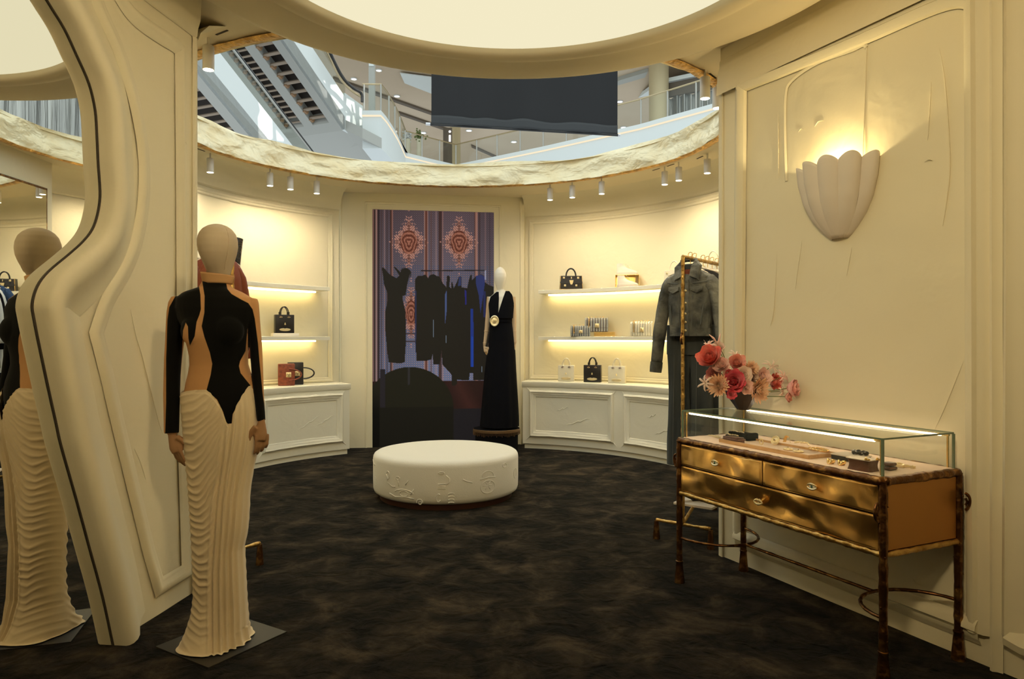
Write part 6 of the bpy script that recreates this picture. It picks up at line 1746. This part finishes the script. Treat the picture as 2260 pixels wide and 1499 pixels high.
# escalators
DD = Vector((-1.37, -3.1, 2.13)).normalized(); EE = Vector((.915, -.404, 0)).normalized()
def escalator(L, strips, side_h, up, down, label, width):
    root = thing('escalator', label, 'escalator', L); Zv = Vector((0, 0, 1))
    def quad(mb_, t0, t1, s0, s1, off): 
        a = -EE * t0; b = -EE * t1
        mb_.solid([a + DD * s0, b + DD * s0, b + DD * s1, a + DD * s1], off)
    m = MB(); prev = 0
    for (t0, t1, s0, per) in strips:
        quad(m, prev, t0, -down, up, Zv * .5); prev = t1
        quad(m, t0, t1, -down, s0, Zv * .5)
    quad(m, prev, width, -down, up, Zv * .5)
    m.build('soffit_panel', 'mallgrey', root, smooth=False)
    for (t0, t1, s0, per) in strips:
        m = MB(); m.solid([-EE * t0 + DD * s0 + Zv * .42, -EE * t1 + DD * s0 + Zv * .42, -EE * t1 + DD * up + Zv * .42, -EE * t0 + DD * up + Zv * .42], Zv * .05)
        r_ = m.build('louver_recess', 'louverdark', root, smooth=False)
        m = MB(); s_ = s0 + per * .5
        while s_ < up:
            a = -EE * t0 + DD * s_; b = -EE * t1 + DD * s_
            m.tube([a + Zv * .12, b + Zv * .12], per * .17, 8); s_ += per
        m.build('louver', 'louver', r_)
        m = MB(); s_ = s0
        while s_ < up:
            c = -EE * (t1 - .04) + DD * (s_ + per * .35) + Zv * .14; m.tube([c - DD * per * .25, c + DD * per * .25 - Zv * .06], .10, 5); s_ += per
        m.build('louver_cheek', 'louvertan', r_)
    m = MB(); m.solid([-DD * down, DD * up, DD * up + Zv * side_h, -DD * down + Zv * side_h], -EE * .12); m.build('side_panel', 'mallwhite', root, smooth=False)
    m = MB(); m.solid([-DD * down + Zv * side_h, DD * up + Zv * side_h, DD * up + Zv * (side_h + .62), -DD * down + Zv * (side_h + .62)], -EE * .02); m.build('balustrade', 'glassmall', root, smooth=False)
    m = MB(); m.tube([-DD * down + Zv * (side_h + .66), DD * up + Zv * (side_h + .66)], .05, 8); m.build('handrail', 'rubber', root)
    m = MB(); m.tube([-DD * down + Zv * (side_h + .57) + EE * .03, DD * up + Zv * (side_h + .57) + EE * .03], .035, 8); m.build('rail_trim', 'steelpost', root)
    return root
escalator(Q(762, 287, 27.9), [(.48, 1.28, .45, .42), (1.72, 2.62, .45, .26)], 1.29, 7.5, .0, 'right escalator seen from below, two bays of brown louvers', 3.8)
escalator(Q(578, 325, 22.5), [(.52, 2.9, -3.0, .30)], 1.30, 6.0, 3.2, 'left escalator seen from below, white side panel and wide louvers', 3.3)
root = bpy.data.objects['escalator']; Lb = Q(762, 287, 27.9)
m = MB(); m.solid([side_point(Lb, a, b) - Lb for a, b in ((761, 287), (801, 309), (801, 234), (761, 205))], -EE * .12); m.build('landing_panel', 'mallwhite', root, smooth=False)
# landing slab under the right escalator
m = MB(); L = Q(762, 287, 27.9); b_ = L + EE * .95
m.solid([L - EE * 4.2, L + EE * .0, Q(800, 305, 27.5), Q(842, 327, 27.9), Q(842, 327, 27.9) + Vector((-1, 9, 0)), L - EE * 4.2 + Vector((-2, 7, 0))], (0, 0, .4))
struct(m.build('landing_slab', 'mallgrey', smooth=False))
# curved handrail down onto the landing
root = thing('handrail', 'black curved escalator handrail running down to the gallery landing', 'handrail', Q(800, 215, 27.9))
o0 = root.location.copy(); m = MB(); m.tube([v - o0 for v in smooth_path([Q(722, 100, 26.0), Q(736, 132, 26.3), Q(750, 160, 26.8), Q(762, 178, 27.2), Q(780, 195, 27.6), Q(797, 206, 27.9), Q(799, 225, 27.9)], 5)], .055, 8); m.build('rail', 'rubber', root)
m = MB(); m.tube([v - o0 + Vector((0, 0, -.12)) for v in smooth_path([Q(718, 100, 26.0), Q(733, 132, 26.3), Q(747, 160, 26.8), Q(760, 178, 27.2), Q(778, 195, 27.6), Q(795, 206, 27.9)], 5)], .045, 8); m.build('trim', 'rail', root)
# columns
for (px, w_, Y, y0, y1, lb) in ((1005, 23, 44, 400, 150, 'round gold-beige mall column seen below the black banner'), (1454, 43, 36, 420, 60, 'round gold-beige mall column right of the black banner')):
    p = Q(px, 400, Y); o = thing('mall_column', lb, 'column', (p.x, Y, p.z)); hgt = (y0 - y1) / F * Y
    m = MB(); r = w_ / F * Y / 2; m.lathe([(r, -1), (r, hgt)], 32); m.build('shaft', 'mallgold', o)
    m = MB(); m.lathe([(r * 1.08, -1), (r * 1.08, .3), (r, .35)], 32); m.build('base', 'rail', o)
p = Q(821, 250, 30); o = thing('mall_column', 'slim grey mall pillar with a pale sign face behind the landing', 'column', (p.x, 30, p.z))
m = MB(); m.box((0, 0, 1.4), (.24, .24, 5.5)); m.build('shaft', 'mallgrey', o); m = MB(); m.box((0, -.13, 2.6), (.20, .03, 1.3)); m.build('sign_face', 'mallwhite', o)
# info totem with an i
p = Q(988, 360, 40); o = thing('info_totem', 'dark information totem with a lit white letter i', 'sign', (p.x, 40, p.z))
m = MB(); m.box((0, 0, .98), (.50, .15, 2.0)); m.build('panel', 'malldark', o)
m = MB(); s_ = 40 / F; m.ell((.13, -.09, (360 - 291.5) * s_), (.068, .03, .068), 14, 8); m.tube([(.13, -.09, (360 - 299.5) * s_), (.13, -.09, (360 - 313.5) * s_)], .055, 10); m.build('letter_i', 'white_text', o)
# planters with white orchids by the railing
for (px, lb) in ((901, 'left cream cylinder planter with white orchids behind the railing'), (925, 'right cream cylinder planter behind the railing')):
    p = Q(px, 340, 37); o = thing('planter', lb, 'planter', (p.x, 37, p.z)); m = MB(); m.lathe([(.13, -.4), (.13, .78), (.11, .78), (.11, .6)], 20); m.build('pot', 'creamleather', o)
    m = MB(); rnd = random.Random(px)
    for k in range(70): m.ell((rnd.gauss(-.02, .13), rnd.gauss(0, .10), .95 + rnd.gauss(0, .13)), (.05, .04, .04), 6, 4)
    m.build('blossoms', 'whitecloth' if px == 901 else 'green', o)
# ceilings and back wall of the mall
m = MB(); m.solid([(-45, 33, 15.3), (45, 33, 15.3), (60, 80, 15.3), (-60, 80, 15.3)], (0, 0, .5)); struct(m.build('mall_ceiling', 'mallbeige', smooth=False))
m = MB(); m.solid([(-60, 62, 4), (60, 62, 4), (60, 62, 15.3), (-60, 62, 15.3)], (0, .5, 0)); struct(m.build('mall_wall', 'malldark', smooth=False))
def ceil_pt(px, py, z=15.3): return FL(px, py, z)
m = MB()
for a, b in (((735, 168), (960, 248)), ((880, 245), (1010, 290)), ((1364, 300), (1430, 270)), ((1040, 318), (1110, 350))):
    A_, B_ = ceil_pt(*a), ceil_pt(*b); m.solid([A_, B_, B_ + Vector((0, .5, 0)), A_ + Vector((0, .5, 0))], (0, 0, -.12))
struct(m.build('mall_ceiling_trim', 'malldark', smooth=False))
m = MB(); m.solid([ceil_pt(883, 160, 15.2), ceil_pt(960, 170, 15.2), ceil_pt(960, 208, 15.2), ceil_pt(893, 182, 15.2)], (0, 0, -.05)); struct(m.build('skylight_patch', 'mallwhite', smooth=False))  # white slab standing in for the bright skylight opening
m = MB(); A_, B_ = ceil_pt(1364, 170), ceil_pt(1430, 150); m.solid([A_, B_, B_ + Vector((0, .8, 0)), A_ + Vector((0, .8, 0))], (0, 0, -.2)); struct(m.build('mall_ceiling_slat', 'mallgrey', smooth=False))
for i, (px, py, lb) in enumerate(((836, 155, 'over the slim pillar'), (781, 174, 'left of the slim pillar'), (876, 212, 'behind the landing railing'), (934, 293, 'above the planters'), (1035, 288, 'just right of the beige column'), (1134, 313, 'under the banner at its middle'), (1282, 306, 'under the right half of the banner'), (1368, 224, 'right of the banner, upper'), (1376, 281, 'right of the banner, lower'))):
    p = ceil_pt(px, py, 15.26); o = thing('downlight', 'round mall ceiling downlight ' + lb, 'downlight', p, 0, 'mall ceiling downlights')
    r = .14 * p.y / 40; m = MB(); m.lathe([(.001, -.02), (r, -.02), (r, .03), (.001, .03)], 16); m.build('lens', 'malldown', o)
    m = MB(); m.lathe([(r, -.03), (r * 1.3, -.03), (r * 1.3, .03), (r, .03)], 16); m.build('ring', 'mallwhite', o)
# shimmering metal curtain along the gallery on the right
root = thing('metal_curtain', 'silver metal curtain hanging behind the gallery railing on the right', 'curtain', (7, 36, 9.5))
m = MB()
def mc(u, v):
    x = lerp(7.8, 30, u); y = lerp(36.5, 22, u); return (x - 7, y - 36 + .12 * math.sin(u * 420) + .1 * math.sin(u * 133), lerp(.2, 4.2, v) + .05 * math.sin(u * 300))
m.grid(mc, 700, 3); m.build('curtain', 'silver', root, angle=180)
m = MB(); m.solid([(.8, .3, 4.2), (23, -14.2, 4.2), (23, -14.2, 4.9), (.8, .3, 4.9)], (.1, .2, 0)); m.build('pelmet', 'malldark', root, smooth=False)
m = MB(); m.solid([(.5, .3, 4.9), (23, -14.5, 4.9), (26, -4, 7.5), (0, 14, 7.5)], (0, 0, .2)); m.build('pelmet_ceiling', 'mallwhite', root, smooth=False)
# black banner
YB = 17.0
root = thing('banner', 'large black fabric banner hanging in the atrium outside', 'banner', Q(1157, 290, YB))
o0 = root.location.copy(); m = MB()
def bn(u, v):
    px = lerp(952, 1363, u); pb = lerp(274, 296, u); py = lerp(pb, 90, v)
    p = Q(px, py, YB) - o0; p.y += .05 * noise.noise(Vector((u * 9, v * .8, 0))) + .03 * math.sin(u * 21 + v); return p
m.grid(bn, 90, 30); o = m.build('cloth', 'banner', root, angle=180); sf = o.modifiers.new('s', 'SOLIDIFY'); sf.thickness = .01
m = MB()
def bh(u, v):
    px = lerp(952, 1363, u); pb = lerp(275, 297, u); py = pb - v * (20 + 5 * noise.noise(Vector((u * 7, 0, 0))))
    p = Q(px, py, YB) - o0; p.y += .05 * noise.noise(Vector((u * 9, v * .1, 0))) + .03 * math.sin(u * 21) - .03; return p
m.grid(bh, 90, 4); o = m.build('hem', 'bannerhem', root, angle=180); sf = o.modifiers.new('s', 'SOLIDIFY'); sf.thickness = .01
m = MB(); m.tube([Q(950, 274.5, YB) - o0, Q(1365, 298.5, YB) - o0], .03, 10); m.build('rod', 'rubber', root)
for a_, b_ in ((940, 273.5), (1364, 298.5)):
    m = MB(); m.tube([Q(a_, b_, YB) - o0, Q(a_ + (10 if a_ < 1000 else 5), b_ + .4, YB) - o0], .035, 10); m.build('rod_end', 'chrome', root)
for px in (952, 1363):
    a_ = Q(px, 92, YB); m = MB(); m.tube([a_ - o0, Vector((a_.x, a_.y, 24.0)) - o0], .012, 6); m.build('cord', 'rubber', root)

# unseen gobo sheet added overhead: its holes shape sun patches on the escalators
SUN = Vector((-.55, .35, -.76)).normalized()
ZRF = 24.0
holes = []
LBs, LAs = Q(762, 287, 27.9), Q(578, 325, 22.5)
for L, rects in ((LBs, [[(699, 178), (717, 178), (722, 195), (722, 216), (716, 215)], [(729, 187), (748, 186), (758, 205), (757, 238), (744, 243), (731, 215)], [(765, 217), (782, 225), (785, 250), (763, 248)], [(764, 256), (784, 254), (786, 280), (778, 292), (764, 280)], [(744, 252), (757, 252), (757, 274), (748, 262)], [(793, 236), (799, 240), (799, 262), (793, 255)], [(793, 264), (799, 264), (799, 282), (794, 278)]]),
                 (LAs, [[(570, 224), (578, 232), (601, 262), (602, 305), (592, 312), (571, 306), (569, 260), (574, 244)], [(609, 286), (627, 308), (627, 312), (611, 310)]])):
    for rc in rects:
        h_ = []
        for px, py in rc:
            p = side_point(L, px, py); t = (p.z - ZRF) / SUN.z; h_.append(p - SUN * t)
        holes.append(h_)
frosted = bpy.data.materials.new('gobo_frosted'); frosted.use_nodes = True; nt = frosted.node_tree; nt.nodes.clear()
_t = _n(nt, 'ShaderNodeBsdfTranslucent'); _t.inputs[0].default_value = (.70, .76, .76, 1); _o = _n(nt, 'ShaderNodeOutputMaterial'); nt.links.new(_t.outputs[0], _o.inputs[0])
bm = bmesh.new()
outer = [(-60, -30), (60, -30), (60, 80), (-60, 80)]
vv = [bm.verts.new((x, y, ZRF)) for x, y in outer]
ed = [bm.edges.new((vv[i], vv[(i + 1) % 4])) for i in range(4)]
for h_ in holes:
    hv = [bm.verts.new((p.x, p.y, ZRF)) for p in h_]
    ed += [bm.edges.new((hv[i], hv[(i + 1) % len(hv)])) for i in range(len(hv))]
bmesh.ops.triangle_fill(bm, edges=ed, use_beauty=True)
me = bpy.data.meshes.new('sun_gobo'); bm.to_mesh(me); bm.free(); me.materials.append(frosted)
o = bpy.data.objects.new('sun_gobo', me); COL.objects.link(o); struct(o)
ld = bpy.data.lights.new('sun', 'SUN'); ld.energy = 4.0; ld.angle = math.radians(.15); ld.color = (1, .96, .9)
lo = bpy.data.objects.new('sun', ld); COL.objects.link(lo); lo.rotation_euler = SUN.to_track_quat('-Z', 'Y').to_euler(); lo.location = (0, 0, 30)

# ================================================================== light
def area(name, loc, size, e, col, rot=(0, 0, 0)): 
    ld = bpy.data.lights.new(name, 'POINT'); ld.energy = e; ld.color = col; ld.shadow_soft_size = size
    lo = bpy.data.objects.new(name, ld); COL.objects.link(lo); lo.location = loc; return lo
WARM = (1, .79, .45)
# the lamp inside the sconce
lo = area('sconce_lamp', (SCON.x + RN.x * .05, SCON.y + RN.y * .05, SCONZ), .02, 12, (1, .80, .42))
# fill spots added behind and beside the viewer to brighten the walls
for (x, y, e, aim) in ((-.4, .2, 235, (1.7, 3.4, 2.35)), (.7, .2, 215, (-1.55, 3.0, 2.35)), (0, -.4, 45, (-.2, 4.0, 1.8))):
    ld = bpy.data.lights.new('fill_spot', 'SPOT'); ld.energy = e; ld.color = WARM; ld.spot_size = 1.55; ld.spot_blend = 1; ld.shadow_soft_size = .16
    lo = bpy.data.objects.new('fill_spot', ld); COL.objects.link(lo); lo.location = (x, y, 3.02); lo.rotation_euler = (Vector(aim) - Vector((x, y, 3.02))).to_track_quat('-Z', 'Y').to_euler()
w = bpy.data.worlds.new('daylight'); S.world = w; w.use_nodes = True
bg = w.node_tree.nodes['Background']; bg.inputs[0].default_value = (.86, .95, 1.0, 1); bg.inputs[1].default_value = 0.9
# ================================================================== camera
cd = bpy.data.cameras.new('camera'); cam = bpy.data.objects.new('camera', cd); COL.objects.link(cam)
cam.location = (0, 0, H); cam.rotation_euler = (PI / 2, 0, 0)
cd.sensor_width = 36; cd.lens = 36 * F / 2260; cd.shift_y = -(749.5 - CY) / 2260; cd.clip_start = .05; cd.clip_end = 300
S.camera = cam
S.view_settings.view_transform = 'Standard'; S.view_settings.look = 'None'; S.view_settings.gamma = 1.0; S.view_settings.use_curve_mapping = False
S.view_settings.exposure = 0.0
S.cycles.max_bounces = 10; S.cycles.transparent_max_bounces = 16
